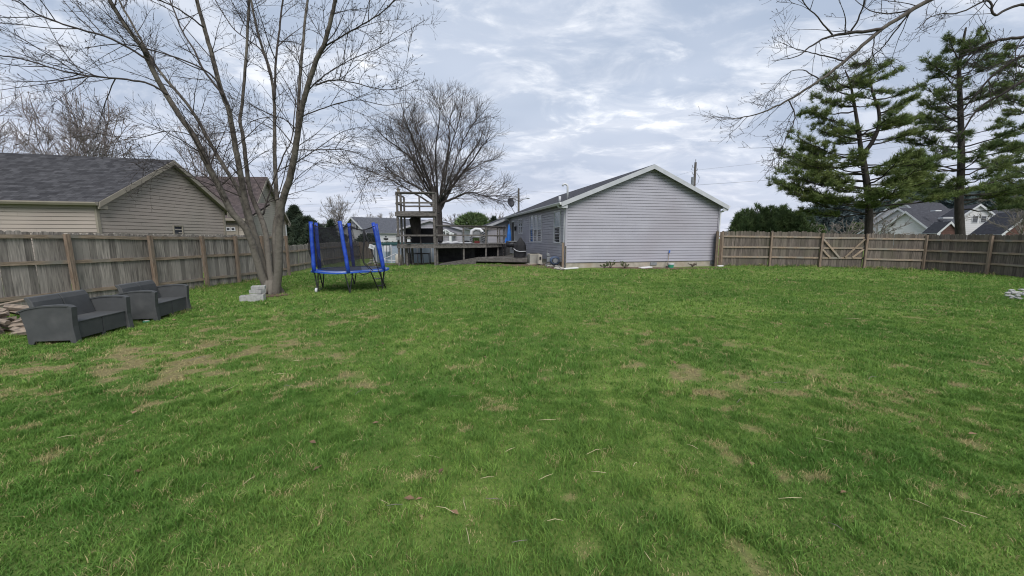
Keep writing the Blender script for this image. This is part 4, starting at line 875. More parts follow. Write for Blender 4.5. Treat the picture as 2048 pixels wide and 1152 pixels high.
# --- far houses
def far_house(label, px, D, g, W, s, Ld, yeave, yapex, Dap, wall='white_dull', roof='shingle_blue', ta=.5, gwall=None, root=None, name='far_house', z0=.1, og=.35, oe=.4, trim='white'):
    Aq = xy(px, D)
    if root is None: root = thing(name, V((Aq.x, Aq.y, .1)), label, 'house', 'houses beyond the yard')
    T = gable(root, Aq, g, W, s, Ld, z0, .3, zy(yeave, D), zy(yapex, Dap), ta, wall, roof, trim, og=og, oe=oe, exp=.25, fas=.28, corner=False, gut=False, gwall=gwall); return root, T
fh, T3 = far_house('white two-storey garage house with a blue grey roof behind the trampoline', 737, 58, (-.8,.6), 7.4, (.6,.8), 13, 464, 435.5, 60)
c = T3['A'] + T3['g']*3.4; window(fh, V((c.x,c.y,zy(452,60))), T3['g'], -T3['s'], 1.0, 1.25, glass='glass')
for sg in (-.85,.85):
    m = MB(); m.box(V((c.x,c.y,zy(452,60))) + T3['g']*sg - T3['s']*.04, (.42,.05,1.3), Matrix.Rotation(math.atan2(T3['g'].y,T3['g'].x),3,'Z')); m.build('shutter', M['steel'], fh)
c = T3['A'] + T3['g']*1.9; window(fh, V((c.x,c.y,zy(479,59))), T3['g'], -T3['s'], 1.1, 1.2)
for k in (2.2, 6.6):
    q = T3['A'] + T3['s']*k - T3['g']*(-.06); m = MB(); m.box(V((q.x,q.y,1.3)) - T3['g']*.1, (2.9,.05,2.2), Matrix.Rotation(math.atan2(T3['s'].y,T3['s'].x),3,'Z')); m.build('garage_door', M['white'], fh)
far_house('', 792, 63, (-.8,.6), 9.5, (.6,.8), 14, 461, 437, 66, root=fh)
far_house('small grey garage house left of the white garage gable, seen through the net', 690, 66, (-1,.1), 5.2, (.1,1), 7, 468, 452, 68, wall='vinyl_grey')
hb, T4 = far_house('grey house with a broad roof and a white braced porch gable beyond the deck railing', 925, 52, (-1,.05), 8.5, (.05,1), 9, 458, 443, 56, wall='vinyl_grey', roof='shingle_grey', trim='vinyl_grey')
pr, T5 = far_house('', 904, 50, (-1,.0), 3.2, (0,1), 3, 466, 458, 50, wall='vinyl_grey', roof='shingle_grey', root=hb)
m = MB()
for px_ in (886, 902): m.beam(xy(px_,49.6)+V((0,0,.1)), xy(px_,49.6)+V((0,0,zy(466,50))), .3, .3)
m.beam(xy(880,49.55)+V((0,0,zy(467,49.6))), xy(893,49.55)+V((0,0,zy(459,49.6))), .12,.14); m.beam(xy(905,49.55)+V((0,0,zy(467,49.6))), xy(893,49.55)+V((0,0,zy(459,49.6))), .12,.14); m.beam(xy(893,49.53)+V((0,0,zy(470,49.6))), xy(893,49.53)+V((0,0,zy(459,49.6))), .12,.12)
m.build('porch_truss', M['white'], hb)
hq, T6 = far_house('pale house whose roof and white gable peek under the tower platform', 868, 66, (-1,.1), 5, (.1,1), 8, 458, 446, 68, wall='vinyl_grey', trim='vinyl_grey')
far_house('', 845, 70, (-1,.1), 6, (.1,1), 6, 455, 441, 74, root=hq, wall='vinyl_grey')
far_house('low dark roofed house between the deck railing and the wing of the grey house', 955, 75, (-1,.1), 7, (.1,1), 9, 470, 459, 78, wall='vinyl_grey', roof='shingle_grey')
far_house('dark house roof just right of the spruce behind the trampoline net', 668, 90, (-1,.1), 9, (.1,1), 8, 462, 448, 92, wall='vinyl_grey', roof='shingle_grey')
# --- white house complex on the right
rw, R1 = far_house('white gabled house with brick gables and dark roof behind the right fence', 1858, 48, (-.45,.89), 5.4, (.89,.45), 7, 464, 425, 50.5, name='white_house', roof='shingle_dark')
far_house('', 1852, 54, (-.45,.89), 7.2, (.89,.45), 15, 447, 401, 57, root=rw, roof='shingle_dark')
_, R2 = far_house('', 1866, 50.5, (-.3,.95), 8.5, (.95,.18), 20, 463, 418, 54, root=rw, roof='shingle_dark')
_, R3 = far_house('', 1916, 48, (.9,-.44), 2.2, (.44,.9), 4.6, 428, 411, 47.5, root=rw, roof='shingle_dark', z0=1.5, og=.2, oe=.35)
c = R3['A'] + R3['g']*1.25
for k in (-.36, .36): window(rw, V((c.x,c.y,zy(439,47))) + R3['g']*k, R3['g'], -R3['s'], .5, .85, mull=0)
far_house('', 1868, 43, (.9,-.44), 1.7, (.44,.9), 3.2, 465, 445, 43, root=rw, roof='shingle_dark', gwall='brick', wall='brick', og=.12, oe=.15)
_, R4 = far_house('', 1996, 40.5, (.9,-.44), 3.6, (.44,.9), 5, 466, 424, 39.8, root=rw, roof='shingle_dark', gwall='brick', wall='brick', og=.2, oe=.2)
c = R4['A'] + R4['g']*1.8 - R4['s']*.05; m = MB(); m.tube([V((c.x,c.y,zy(436,39.8))), V((c.x,c.y,zy(436,39.8))) - R4['s']*.06], .24, 12); m.build('gable_vent', M['white'], rw)
for (px_, y_, D_, w_, h_) in ((1857,423,50,1.1,.4),(1878,437,48.5,1.8,.5)): m = MB(); m.box(xy(px_, D_)+V((0,0,zy(y_,D_))), (w_*.7,.6,.14)); m.build('skylight', M['white'], rw)
tp = thing('play_canopy', xy(1904, 56)+V((0,0,.05)), 'small teal play canopy just left of the tall pine trunk over the fence', 'playset')
q = xy(1904,56); m = MB(); zt = zy(453,56); m.quad(V((q.x-.7,q.y-.5,zt-.45)), V((q.x+.6,q.y-.5,zt-.35)), V((q.x+.45,q.y,zt+.05)), V((q.x-.75,q.y,zt)))
m.quad(V((q.x-.75,q.y,zt)), V((q.x+.45,q.y,zt+.05)), V((q.x+.7,q.y+.5,zt-.4)), V((q.x-.6,q.y+.5,zt-.5))); o = m.build('canopy', M['teal'], tp); x_ = o.modifiers.new('s','SOLIDIFY'); x_.thickness = .04
m = MB()
for a_ in (-.6,.5):
    for b_ in (-.45,.45): m.beam(V((q.x+a_,q.y+b_,.05)), V((q.x+a_,q.y+b_,zt-.42)), .09,.09)
m.build('frame', M['post'], tp); m = MB(); m.box((q.x,q.y,1.3),(1.3,1,.1)); m.build('platform', M['post'], tp)
# ------------------------------------------------------------------ fences
def fence(label, pts, hgt, seed, post_idx=None, side=1, mat='board', rails=True, bw=.14, over=.10, gate=None, plean=0.0, rz=(.28,.56,.86), posts=True, rt=.09):
    random.seed(seed); root = thing('wooden_fence', on(pts[0][0], pts[0][1]), label, 'fence', 'weathered board fences')
    for i in range(len(pts)-1):
        a_ = V((pts[i][0], pts[i][1], 0)); b_ = V((pts[i+1][0], pts[i+1][1], 0)); d = (b_-a_); L_ = d.length; d.normalize(); n = V((-d.y, d.x, 0))*side
        if gate is not None and i == gate: continue
        m = MB(); x = bw/2
        while x < L_ - bw*.3:
            p = a_ + d*x; z0_ = gz(p.x, p.y) + random.uniform(.0,.04); h = hgt + random.gauss(0,.014); w2 = bw/2 - random.uniform(.0,.003); q = V((p.x,p.y,0)) - n*(.045 + random.uniform(0,.006)); tl = random.gauss(0,.004)*h
            poly = [q - d*w2 + V((0,0,z0_)), q + d*w2 + V((0,0,z0_)), q + d*(w2+tl) + V((0,0,z0_+h-.035)), q + d*(w2-.035+tl) + V((0,0,z0_+h)), q - d*(w2-.035-tl) + V((0,0,z0_+h)), q - d*(w2-tl) + V((0,0,z0_+h-.035))]
            m.extrude(poly, -n*.018); x += bw + random.uniform(0,.002)
        m.build('board_panel', M[mat], root)
        if rails:
            for fr_ in rz:
                za_ = gz(a_.x,a_.y) + hgt*fr_ + random.uniform(-.02,.02); zb_ = gz(b_.x,b_.y) + hgt*fr_ + random.uniform(-.02,.02)
                m = MB(); m.beam(V((a_.x,a_.y,za_))+d*.03-n*.018, V((b_.x,b_.y,zb_))-d*.03-n*.018, .038, rt); m.build('rail', M['rail'], root)
    if posts:
        for i, p in enumerate(pts):
            if post_idx and i not in post_idx: continue
            j = min(i, len(pts)-2); d = (V((pts[j+1][0],pts[j+1][1],0))-V((pts[j][0],pts[j][1],0))).normalized(); n = V((-d.y, d.x, 0))*side
            b_ = on(p[0], p[1], -.05) + n*.04; t_ = b_ + V((0,0,hgt*.985 + .05)) + d*random.uniform(-.02,.02) + n*random.uniform(-.01,.02) + d*plean
            m = MB(); m.beam(b_, t_, .09, .10, up=n); m.build('post', M['post'], root)
    return root
def fl(px): k = (px-CX)/F; D_ = (-11.65-.145*8.65)/(k-.145); return (k*D_, D_)
LP = [fl(q) for q in (-190, -60, 143, 305, 409, 474, 527)]; LP.append((LP[-1][0]+.145*1.4, LP[-1][1]+1.4))
fence('weathered grey board fence along the left behind the two sofas', LP, 1.86, 3, side=-1, bw=.15, plean=-.04, rz=(.17,.6,.945))
P2 = [xy(556, 17.9), xy(600, 20.0), xy(645, 22.8), xy(692, 26.5), xy(722, 30)]
fence('lower grey picket-topped fence running back behind the trampoline', [(p.x, p.y) for p in P2], 1.33, 4, side=-1, bw=.12, rails=True, posts=False, mat='board', rz=(.25,.8))
P3 = [xy(722, 30), xy(742, 30.5), xy(765, 31), xy(800, 32)]
fence('short dark fence length between the trampoline and the pool', [(p.x, p.y) for p in P3], 1.33, 5, side=1, bw=.14, rails=True, posts=True, mat='board_b')
RP = [xy(1441,20.3), xy(1538,20.3), xy(1638,20.15), xy(1727,20.0), xy(1848,19.8), xy(1978,17.6), xy(2110,15.4), xy(2290,13)]
RPt = [(p.x, p.y) for p in RP]
rf = fence('brownish board fence with a braced gate along the right of the lawn', RPt, 1.83, 6, side=-1, mat='board_b', gate=2, bw=.14)
# gate
a_, b_ = RP[2], RP[3]; d = V((b_.x-a_.x, b_.y-a_.y, 0)); GL = d.length; d.normalize(); n = -V((-d.y, d.x, 0)); random.seed(8)
m = MB(); x = .12
while x < GL-.1:
    p = a_ + d*x; q = V((p.x,p.y,0)) - n*.045; z0_ = gz(p.x,p.y)+.06; w2 = .067; h = 1.74
    m.extrude([q-d*w2+V((0,0,z0_)), q+d*w2+V((0,0,z0_)), q+d*w2+V((0,0,z0_+h-.03)), q+d*(w2-.03)+V((0,0,z0_+h)), q-d*(w2-.03)+V((0,0,z0_+h)), q-d*w2+V((0,0,z0_+h-.03))], -n*.018); x += .142
ZG = lambda t, f_: (a_ + d*t)*1 + V((0,0,gz(a_.x,a_.y)+f_))
gt = MB()
for f_ in (.50, 1.02, 1.55): gt.beam(ZG(.08,f_)-n*.018, ZG(GL-.08,f_)-n*.018, .036, .085)
mid = GL*.5
for (t0_, f0_, t1_, f1_) in ((.08,1.50,mid-.14,.53),(GL-.08,1.50,mid+.14,.53),(.08,.97,.5,.53),(GL-.08,.97,GL-.6,.53)): gt.beam(ZG(t0_,f0_)+n*.02, ZG(t1_,f1_)+n*.02, .03, .085)
pan = m.build('gate', M['board_b'], rf, label='gate leaf of upright boards with V bracing'); gt.build('gate_brace', M['rail'], pan)
hg = MB()
for t_ in (.03, GL-.03):
    for f_ in (.5,1.02,1.53): hg.box(ZG(t_, f_)+n*.03, (.16,.03,.07), Matrix.Rotation(math.atan2(d.y,d.x),3,'Z'))
hg.build('hinges', M['black'], pan)
# dark stub of fence closing against the house
ea = V((H['B'].x-.18, H['B'].y-.35, 0)); eb = xy(1441, 20.3)
fence('narrow dark fence stub beside the right corner of the grey house', [(ea.x, ea.y), (eb.x-.12, eb.y)], 1.85, 9, side=-1, mat='board_b', rails=True, bw=.12, posts=True)
# square wooden post at the near corner of the house
cp = xy(1125.5, 18.35); pst = thing('wooden_post', on(cp.x, cp.y), 'short weathered gate post standing before the near corner of the grey house', 'post')
m = MB(); m.beam(on(cp.x,cp.y,-.1), V((cp.x,cp.y,zy(485,18.35))), .10,.10); m.build('shaft', M['post'], pst); m = MB(); m.beam(on(cp.x+.13,cp.y+.02,-.1), V((cp.x+.13,cp.y+.02,zy(492,18.35))), .05,.09); m.build('latch_board', M['deckwood'], pst)
# ------------------------------------------------------------------ deck with tower
deck = thing('wooden_deck', on(*xy(835,21)[:2]), 'weathered raised wooden deck with a two-level lookout tower at its left end', 'deck')
DT = 1.40
def dpost(px, D, ztop, w_=.09, name='post', zb=None):
    q = xy(px, D); m = MB(); m.beam(V((q.x,q.y,gz(q.x,q.y)-.1 if zb is None else zb)), V((q.x+random.uniform(-.02,.02),q.y,ztop)), w_, w_); return m.build(name, M['deckwood'], deck)
zy21 = lambda y: zy(y, 21)
for (px_, D_, zt_, w_) in ((799,21,zy21(387),.10),(805.5,21.7,zy21(387),.10),(812,22.5,zy21(391),.09),(871,21.1,zy21(387),.12),(875,21.25,zy21(387),.10),(873,22.5,zy21(389),.09),(843,22.6,zy21(389),.08)):
    dpost(px_, D_, zt_, w_)
for (px_, D_, zt_) in ((928,21.8,2.42),(972,22.5,2.40),(996,23.6,2.38),(1008,24.6,2.36),(1000,27,2.4),(960,27,2.4)): dpost(px_, D_, zt_)
for (px_, D_) in ((799,22.9),(820,23.2),(826,21.9),(815,21.3)): dpost(px_, D_, 1.3, .11)
def dk(px, D, z): q = xy(px, D); return V((q.x, q.y, z))
F0 = [(796,21),(873.5,21.1),(928,21.75),(972,22.45),(996,23.5),(1011,24.6)]
m = MB()
for (a_, b_) in zip(F0[:-1], F0[1:]): m.beam(dk(*a_,DT-.11)-V((0,.05,0)), dk(*b_,DT-.11)-V((0,.05,0)), .04, .19)
m.build('fascia', M['deckwood'], deck)
m = MB(); x0_, x1_ = dk(796,21,0).x, dk(1011,24.6,0).x
fy = lambda x: np.interp(x, [dk(p,D_,0).x for p,D_ in F0], [D_ for p,D_ in F0])
x = x0_
while x < x1_: m.box((x+.07, (fy(x)-.07+ (23.35 if x < -3.2 else 27.5))/2, DT), (.134, (23.35 if x < -3.2 else 27.5)-fy(x)+.07, .035)); x += .14
m.build('deck_floor', M['deckwood'], deck)
m = MB(); m.beam(dk(1011,24.6,DT-.11), V((x1_,27.5,DT-.11)), .04,.19); m.build('end_fascia', M['deckwood'], deck)
def rail(a_, b_, z, h=.09, w_=.04, name='railing'): 
    m = MB(); m.beam(dk(*a_, z), dk(*b_, z), w_, h); return m.build(name, M['deckwood'], deck)
for (a_, b_) in zip(F0[1:-1], F0[2:]):
    rail(a_, b_, 2.38 if a_[0] > 880 else 2.42); rail(a_, b_, 1.90); rail(a_, b_, 2.44, .035, .13, 'cap_rail')
rail((1011,24.6),(1001,27.4),2.38); rail((1011,24.6),(1001,27.4),1.9); rail((1001,27.4),(960,27.3),2.38); rail((1001,27.4),(960,27.3),1.9)
rail((797,20.95),(872,21.05),zy21(471)); rail((797,21),(812,22.5),zy21(471))
rail((796,20.95),(873,21.05),zy21(387.5),.05,.12,'cap_rail'); rail((796,20.97),(873,21.07),zy21(407.5)); rail((796,21),(812,22.5),zy21(391)); rail((796,21),(812,22.5),zy21(409)); rail((812,22.5),(873,22.5),zy21(410)); rail((873,21.1),(873,22.5),zy21(390)); rail((797,20.98),(872,21.08),zy21(389.7),.08)
m = MB(); Zt = 3.06
for (a_, b_) in (((794.5,20.9),(874,21.0)),((794.5,20.9),(811,22.6)),((874,21.0),(872.5,22.6)),((811,22.6),(872.5,22.6))): m.beam(dk(*a_,Zt-.02), dk(*b_,Zt-.02), .045, .24)
xa, xb = dk(797,21,0).x, dk(871,21,0).x; x = xa
while x < xb: m.box((x+.07, 21.8, Zt+.115), (.13, 1.75, .03)); x += .14
m.build('tower_floor', M['deckwood'], deck)
m = MB(); m.beam(dk(812,22.62,(1.45+zy(457,22.6))/2), dk(869,22.62,(1.45+zy(457,22.6))/2), .03, zy(457,22.6)-1.45); m.build('privacy_screen', M['black'], deck, label='black privacy screen fixed between the tower posts')
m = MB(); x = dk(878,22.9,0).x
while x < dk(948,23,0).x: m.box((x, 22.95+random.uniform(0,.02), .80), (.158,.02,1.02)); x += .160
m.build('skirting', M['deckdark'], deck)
m = MB(); xa, xb = dk(948,23.4,0).x, dk(1010,24.6,0).x
for k in range(13): x = xa+(xb-xa)*k/12; m.box((x, 24.0, .93), (.085,.02,.86))
for k in range(5): m.box(((xa+xb)/2, 24.03, .58+.17*k), (xb-xa+.1,.02,.09))
m.build('lattice', M['black'], deck)
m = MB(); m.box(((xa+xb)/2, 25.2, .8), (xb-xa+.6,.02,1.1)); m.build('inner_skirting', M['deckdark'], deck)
# low platform
lo = thing('low_platform', G(972, 522), 'low ground-level wooden platform with a ramp in front of the raised deck', 'deck')
m = MB(); zt = .62
pA, pB, pC = xy(952,21.9), xy(1054,21.1), xy(1060,26); x = pA.x
while x < pB.x:
    yf = pA.y + (pB.y-pA.y)*(x-pA.x)/(pB.x-pA.x); m.box((x+.07, (yf+26)/2, zt-.018), (.132, 26-yf, .036)); x += .14
m.build('boards', M['deckwood'], lo)
m = MB(); m.beam(V((pA.x,pA.y+.02,zt-.12)), V((pB.x,pB.y+.02,zt-.12)), .04,.18); m.beam(V((pB.x,pB.y+.02,zt-.12)), V((pB.x+.1,25,zt-.12)), .04,.18); m.build('fascia', M['deckwood'], lo)
m = MB(); q0 = G(878,531); q1 = xy(952,21.9)
m.quad(V((q0.x,q0.y,.30)), V((q1.x,q1.y,zt-.01)), V((q1.x,q1.y+1.1,zt-.01)), V((q0.x,q0.y+1.3,.32))); m.quad(V((q0.x,q0.y,.12)), V((q1.x,q1.y,.2)), V((q1.x,q1.y,zt-.01)), V((q0.x,q0.y,.30)))
m.quad(V((q1.x,q1.y,zt-.01)), V((q1.x+.02,q1.y,.2)), V((q1.x+.02,q1.y+1.1,.2)), V((q1.x,q1.y+1.1,zt-.01)))
m.build('ramp', M['deckwood'], lo)
# things on and around the deck
bg_ = thing('hanging_bag', dk(832,22,3.0), 'dark tapering bag hanging beneath the tower platform', 'bag')
m = MB(); q = dk(832,22.1,0); m.tube([q+V((.05,0,1.95)), q+V((.08,0,2.0)), q+V((.04,0,2.5)), q+V((-.02,0,2.86)), q+V((-.02,0,2.93))], [.20,.26,.30,.30,.12], 10); m.build('body', M['bark_dark'], bg_, smooth=True)
m = MB()
for k in (-.1,.1): m.tube([q+V((k,0,2.92)), q+V((0,0,3.0))], .012, 4)
m.build('straps', M['black'], bg_)
def feeder(label, px, py, D, w_=.2, mat='white'):
    q = P(px, py, D); r_ = thing('bird_feeder', q, label, 'bird feeder', 'bird feeders on the deck'); m = MB(); m.box(q+V((0,0,.1)), (w_*.8,w_*.8,.18)); m.build('hopper', M[mat], r_)
    m = MB(); m.extrude([q+V((-w_*.65,-w_*.6,.19)), q+V((0,-w_*.6,.30)), q+V((w_*.65,-w_*.6,.19))], V((0,w_*1.2,0))); m.build('roof', M['deckwood'], r_)
    m = MB(); m.box(q, (w_*1.2,w_*1.2,.02)); m.tube([q+V((0,0,.28)), q+V((0,.0,.38)), q+V((0,.12,.40))], .008, 4); m.build('tray', M['deckwood'], r_)
feeder('small pale hopper bird feeder hanging in the tower opening', 818, 484, 20.9, .2); feeder('dark bird feeder on the outer left tower post', 796, 480, 20.8, .17, 'grey_metal')
feeder('greyish bird feeder on top of the left tower post', 797, 387, 21, .16, 'trim_tan')
# seat / bench frame under the tower
bn = thing('metal_rack', on(*xy(840,21.6)[:2]), 'low black metal rack standing under the tower', 'rack'); m = MB()
ba = [xy(817,21.3), xy(858,21.3), xy(860,22.3), xy(822,22.3)]; zr = zy(507.5,21.5)
for i in range(4):
    m.tube([V((ba[i].x,ba[i].y,zr)), V((ba[(i+1)%4].x,ba[(i+1)%4].y,zr+.02))], .022, 5)
m.build('top_frame', M['steel'], bn)
for p in ba + [xy(835,21.3), xy(846,21.3)]: m = MB(); m.tube([V((p.x,p.y,zr)), on(p.x+.03,p.y)], .02, 5); m.build('leg', M['steel'], bn)
# striped inflatable and white cover
q = dk(956,22.9,DT+.02); inf = thing('pool_float', q, 'white inflatable pool lounger with black stripes standing on the deck', 'pool float')
m = MB(); m.tube([q+V((-.36,0,.05)), q+V((-.40,0,.45)), q+V((-.34,0,.75)), q+V((-.12,0,.86)), q+V((.14,0,.84)), q+V((.30,0,.66)), q+V((.40,0,.35)), q+V((.30,0,.04))], [.08,.10,.10,.09,.09,.11,.13,.1], 10); m.box(q+V((-.05,0,.42)), (.5,.07,.14)); m.build('frame', M['white'], inf, smooth=True)
m = MB()
for k in range(5): m.beam(q+V((.20+.02*k,-.14,.60-.12*k)), q+V((.46,-.14,.74-.13*k)), .04, .04, up=V((0,1,0)))
for k in range(3): m.beam(q+V((-.46,-.13,.08+.14*k)), q+V((-.20,-.13,.22+.14*k)), .03,.04, up=V((0,1,0)))
m.build('stripes', M['black'], inf); m = MB(); m.box(q+V((-.06,.02,.62)), (.42,.04,.26)); m.build('backrest', M['grey_metal'], inf); m = MB(); m.box(q+V((-.04,-.02,.09)), (.30,.2,.14)); m.build('cushion', M['red'], inf)
q = dk(898,22.2,DT+.03); wc = thing('pool_cover', q, 'long white rolled cover lying on the deck floor', 'cover'); m = MB(); m.tube([q+V((-.62+.155*k, .08*math.sin(k), .05+.02*math.sin(k*2.1))) for k in range(9)], [.05,.09,.08,.07,.08,.07,.08,.07,.05], 8); m.build('roll', M['white'], wc, smooth=True); m = MB(); m.ball(q+V((-.48,0,.14)), .12, 8, 6, (1.3,1,.8)); m.build('buckle', M['black'], wc)
q = dk(932,22.6,DT+.03); wc = thing('folded_tarp', q, 'small white and black folded tarp at the foot of the pool float', 'tarp'); m = MB(); m.box(q+V((0,0,.04)), (.7,.3,.07)); m.build('sheet', M['white'], wc, bevel=.02); m = MB(); m.ball(q+V((.05,0,.11)), .14, 8, 5, (1.4,1,.5)); m.build('fold', M['black'], wc)
# blue folded parasol
q = xy(1018, 27.5); q.z = .62; ub = thing('patio_umbrella', q, 'folded blue patio umbrella standing by the house wall', 'umbrella'); m = MB(); m.tube([q, q+V((0,0,2.1))], .025, 6); m.build('pole', M['galv'], ub)
m = MB(); m.tube([q+V((0,0,2.12)), q+V((.01,0,1.7)), q+V((.0,0,1.2)), q+V((-.02,0,.85)), q+V((-.03,0,.75))], [.02,.11,.17,.20,.14], 9); m.tube([q+V((-.2,0,1.15)), q+V((-.22,0,.8)), q+V((-.12,0,.62))], [.05,.13,.06], 6); m.build('canopy', M['bluecloth'], ub); m = MB(); m.cyl(q, .24, .06, 14, .2); m.build('base', M['steel'], ub)
# covered grill
q = xy(1039.5, 22.3); q.z = .62; gr = thing('covered_grill', q, 'barbecue grill under a peaked black cover with a white cord on the low platform', 'grill'); m = MB(); sec = [(.0,.34,.30,0),(.35,.36,.30,0),(.7,.33,.27,0),(.85,.26,.22,.02),(1.0,.12,.14,.04),(1.12,.05,.06,.03)]
for k, (z_, rx_, ry_, dx) in enumerate(sec):
    for j in range(14): a_ = 2*math.pi*j/14; f_ = 1+.07*math.sin(j*3.1+k); m.v.append((q.x+dx+rx_*math.copysign(abs(math.cos(a_))**.6, math.cos(a_))*f_, q.y+ry_*math.copysign(abs(math.sin(a_))**.6, math.sin(a_))*f_, q.z+.02+z_))
for k in range(len(sec)-1):
    for j in range(14): m.f.append((k*14+j, k*14+(j+1)%14, (k+1)*14+(j+1)%14, (k+1)*14+j))
m.f.append(tuple(range(14*(len(sec)-1), 14*len(sec)))); m.build('cover', M['black'], gr); m = MB(); m.tube([q+V((-.36,-.30,.52)), q+V((-.2,-.37,.40)), q+V((0,-.38,.36)), q+V((.36,-.3,.37))], .018, 5); m.build('cord', M['white'], gr)
q = xy(1022, 23.6); q.z = .62; gr = thing('smoker_grill', q, 'dark uncovered smoker barrel with a grey lid left of the covered grill', 'grill'); m = MB(); m.tube([q+V((-.3,0,.75)), q+V((.34,0,.75))], .19, 12); m.build('barrel', M['steel'], gr, smooth=True)
m = MB(); m.box(q+V((.1,-.1,.93)), (.5,.2,.05)); m.build('lid_shelf', M['grey_metal'], gr)
for a_ in (-.25,.28):
    for b_ in (-.13,.13): m = MB(); m.beam(q+V((a_,b_,0)), q+V((a_,b_,.65)), .04,.04); m.build('leg', M['steel'], gr)
# pool
pc = xy(846, 27.0); pool = thing('above_ground_pool', V((pc.x,pc.y,.2)), 'round above-ground pool with a pale blue wall behind and under the deck', 'pool'); n = 48; r_ = 3.25
m = MB()
for k in range(n):
    a0, a1 = 2*math.pi*k/n, 2*math.pi*(k+1)/n; m.quad(*[V((pc.x+math.cos(a)*r_, pc.y+math.sin(a)*r_, z)) for a, z in ((a0,.12),(a1,.12),(a1,1.33),(a0,1.33))])
m.build('wall', M['poolwall'], pool)
m = MB(); m.tube([V((pc.x+math.cos(2*math.pi*k/n)*r_, pc.y+math.sin(2*math.pi*k/n)*r_, 1.36)) for k in range(n+1)], .07, 6); m.build('rim', M['dkgreen'], pool)
m = MB(); m.v = [(pc.x,pc.y,1.28)] + [(pc.x+math.cos(2*math.pi*k/n)*r_*.985, pc.y+math.sin(2*math.pi*k/n)*r_*.985, 1.34) for k in range(n)]; m.f = [(0,1+k,1+(k+1)%n) for k in range(n)]; m.build('cover', M['dkgreen'], pool)
for k in range(24):
    a = 2*math.pi*(k+.5)/24; m = MB(); m.box((pc.x+math.cos(a)*(r_+.03), pc.y+math.sin(a)*(r_+.03), .73), (.08,.06,1.2), Matrix.Rotation(a+math.pi/2,3,'Z')); m.build('upright', M['white'], pool)
q = xy(782, 23.6); sk = MB(); sk.box((q.x-.25,q.y+.15,1.1), (.3,.25,.36)); sk.build('skimmer', M['white'], pool)
q = G(797.5, 523); q.y = 23; q = on(xy(797.5,22.9).x, 22.9); tk = thing('filter_tank', q, 'cream rounded pool filter tank beside the left deck posts', 'tank'); m = MB(); m.tube([q, q+V((0,0,.08)), q+V((0,0,.5)), q+V((0,0,.58)), q+V((0,0,.62))], [.16,.2,.2,.14,.04], 14); m.build('body', M['cream'], tk, smooth=True); m = MB(); m.tube([q+V((0,0,.55)), q+V((-.15,-.05,.62)), q+V((-.9,0,.3))], .03, 6); m.tube([q+V((-.1,-.1,.2)), q+V((-.95,-.05,.25))], .03, 6); m.build('pipe', M['white'], tk)
q = on(xy(774,22.7).x, 22.7); wv = thing('garden_ornament', q, 'small dark ornament on a stake by the pool rim', 'ornament'); m = MB(); m.tube([q, q+V((0,0,1.45))], .015, 5); m.build('stake', M['steel'], wv); m = MB(); m.ball(q+V((0,0,1.52)), .11, 8, 5, (1.4,.6,.7)); m.ball(q+V((0,0,1.66)), .05, 6, 5); m.build('figure', M['steel'], wv)
q = G(668, 527); tp_ = thing('clothesline_post', q, 'grey T-shaped wooden post seen through the trampoline net before the fence', 'post'); m = MB(); m.beam(q-V((0,0,.05)), V((q.x-.15,q.y,zy(499,q.y))), .07,.07); m.build('upright', M['deckwood'], tp_); m = MB(); m.beam(V((q.x-.45,q.y-.02,zy(498.5,q.y))), V((q.x+.1,q.y-.02,zy(498.5,q.y))), .07,.07); m.build('crossbar', M['deckwood'], tp_)
q = G(686, 524); st_ = thing('bent_branch', q, 'pale bent branch stuck in the lawn behind the trampoline', 'branch'); m = MB(); m.tube([q, q+V((-.05,0,.4)), q+V((.05,0,.8)), q+V((.25,0,1.2))], [.03,.03,.025,.012], 5); m.build('stem', M['pale_twig'], st_)
# ------------------------------------------------------------------ trampoline
tc_ = on(XD(702,12.9), 12.9); RT = 1.165; ZT = .66 + tc_.z; tram = thing('trampoline', tc_, 'round trampoline with blue foam poles and a sagging black net', 'trampoline')
def ringpt(a, r, z=0): return V((tc_.x+math.cos(a)*r, tc_.y+math.sin(a)*r, z))
m = MB(); m.tube([ringpt(2*math.pi*k/40, RT, ZT) for k in range(41)], .028, 8); m.build('frame_ring', M['galv'], tram, smooth=True)
m = MB(); nn = 40
for k in range(nn):
    a0, a1 = 2*math.pi*k/nn, 2*math.pi*(k+1)/nn; w0 = .012*math.sin(a0*5); w1 = .012*math.sin(a1*5)
    m.quad(ringpt(a0,RT+.06,ZT+.012+w0), ringpt(a1,RT+.06,ZT+.012+w1), ringpt(a1,RT-.24,ZT+.035), ringpt(a0,RT-.24,ZT+.035)); m.quad(ringpt(a0,RT+.06,ZT+.012+w0), ringpt(a0,RT+.065,ZT-.035+w0), ringpt(a1,RT+.065,ZT-.035+w1), ringpt(a1,RT+.06,ZT+.012+w1))
m.build('safety_pad', M['bluepad'], tram, smooth=True)
m = MB(); m.v = [(tc_.x,tc_.y,ZT-.02)] + [tuple(ringpt(2*math.pi*k/nn, RT-.22, ZT+.02)) for k in range(nn)]; m.f = [(0,1+k,1+(k+1)%nn) for k in range(nn)]; m.build('jumping_mat', mk('mat_weave', (.05,.06,.10), (.07,.08,.12), scale=60, rough=.7), tram, smooth=True)
angs = [R(30+19+60*k) for k in range(6)]     # 30 back-right, 90 back, 150 back-left, 210 front-left, 270 front, 330 front-right
tops = {}
leanx = [-.22,-.10,-.05,-.02,-.20,-.30]; zt_px = [448,447,446,444,443,446]
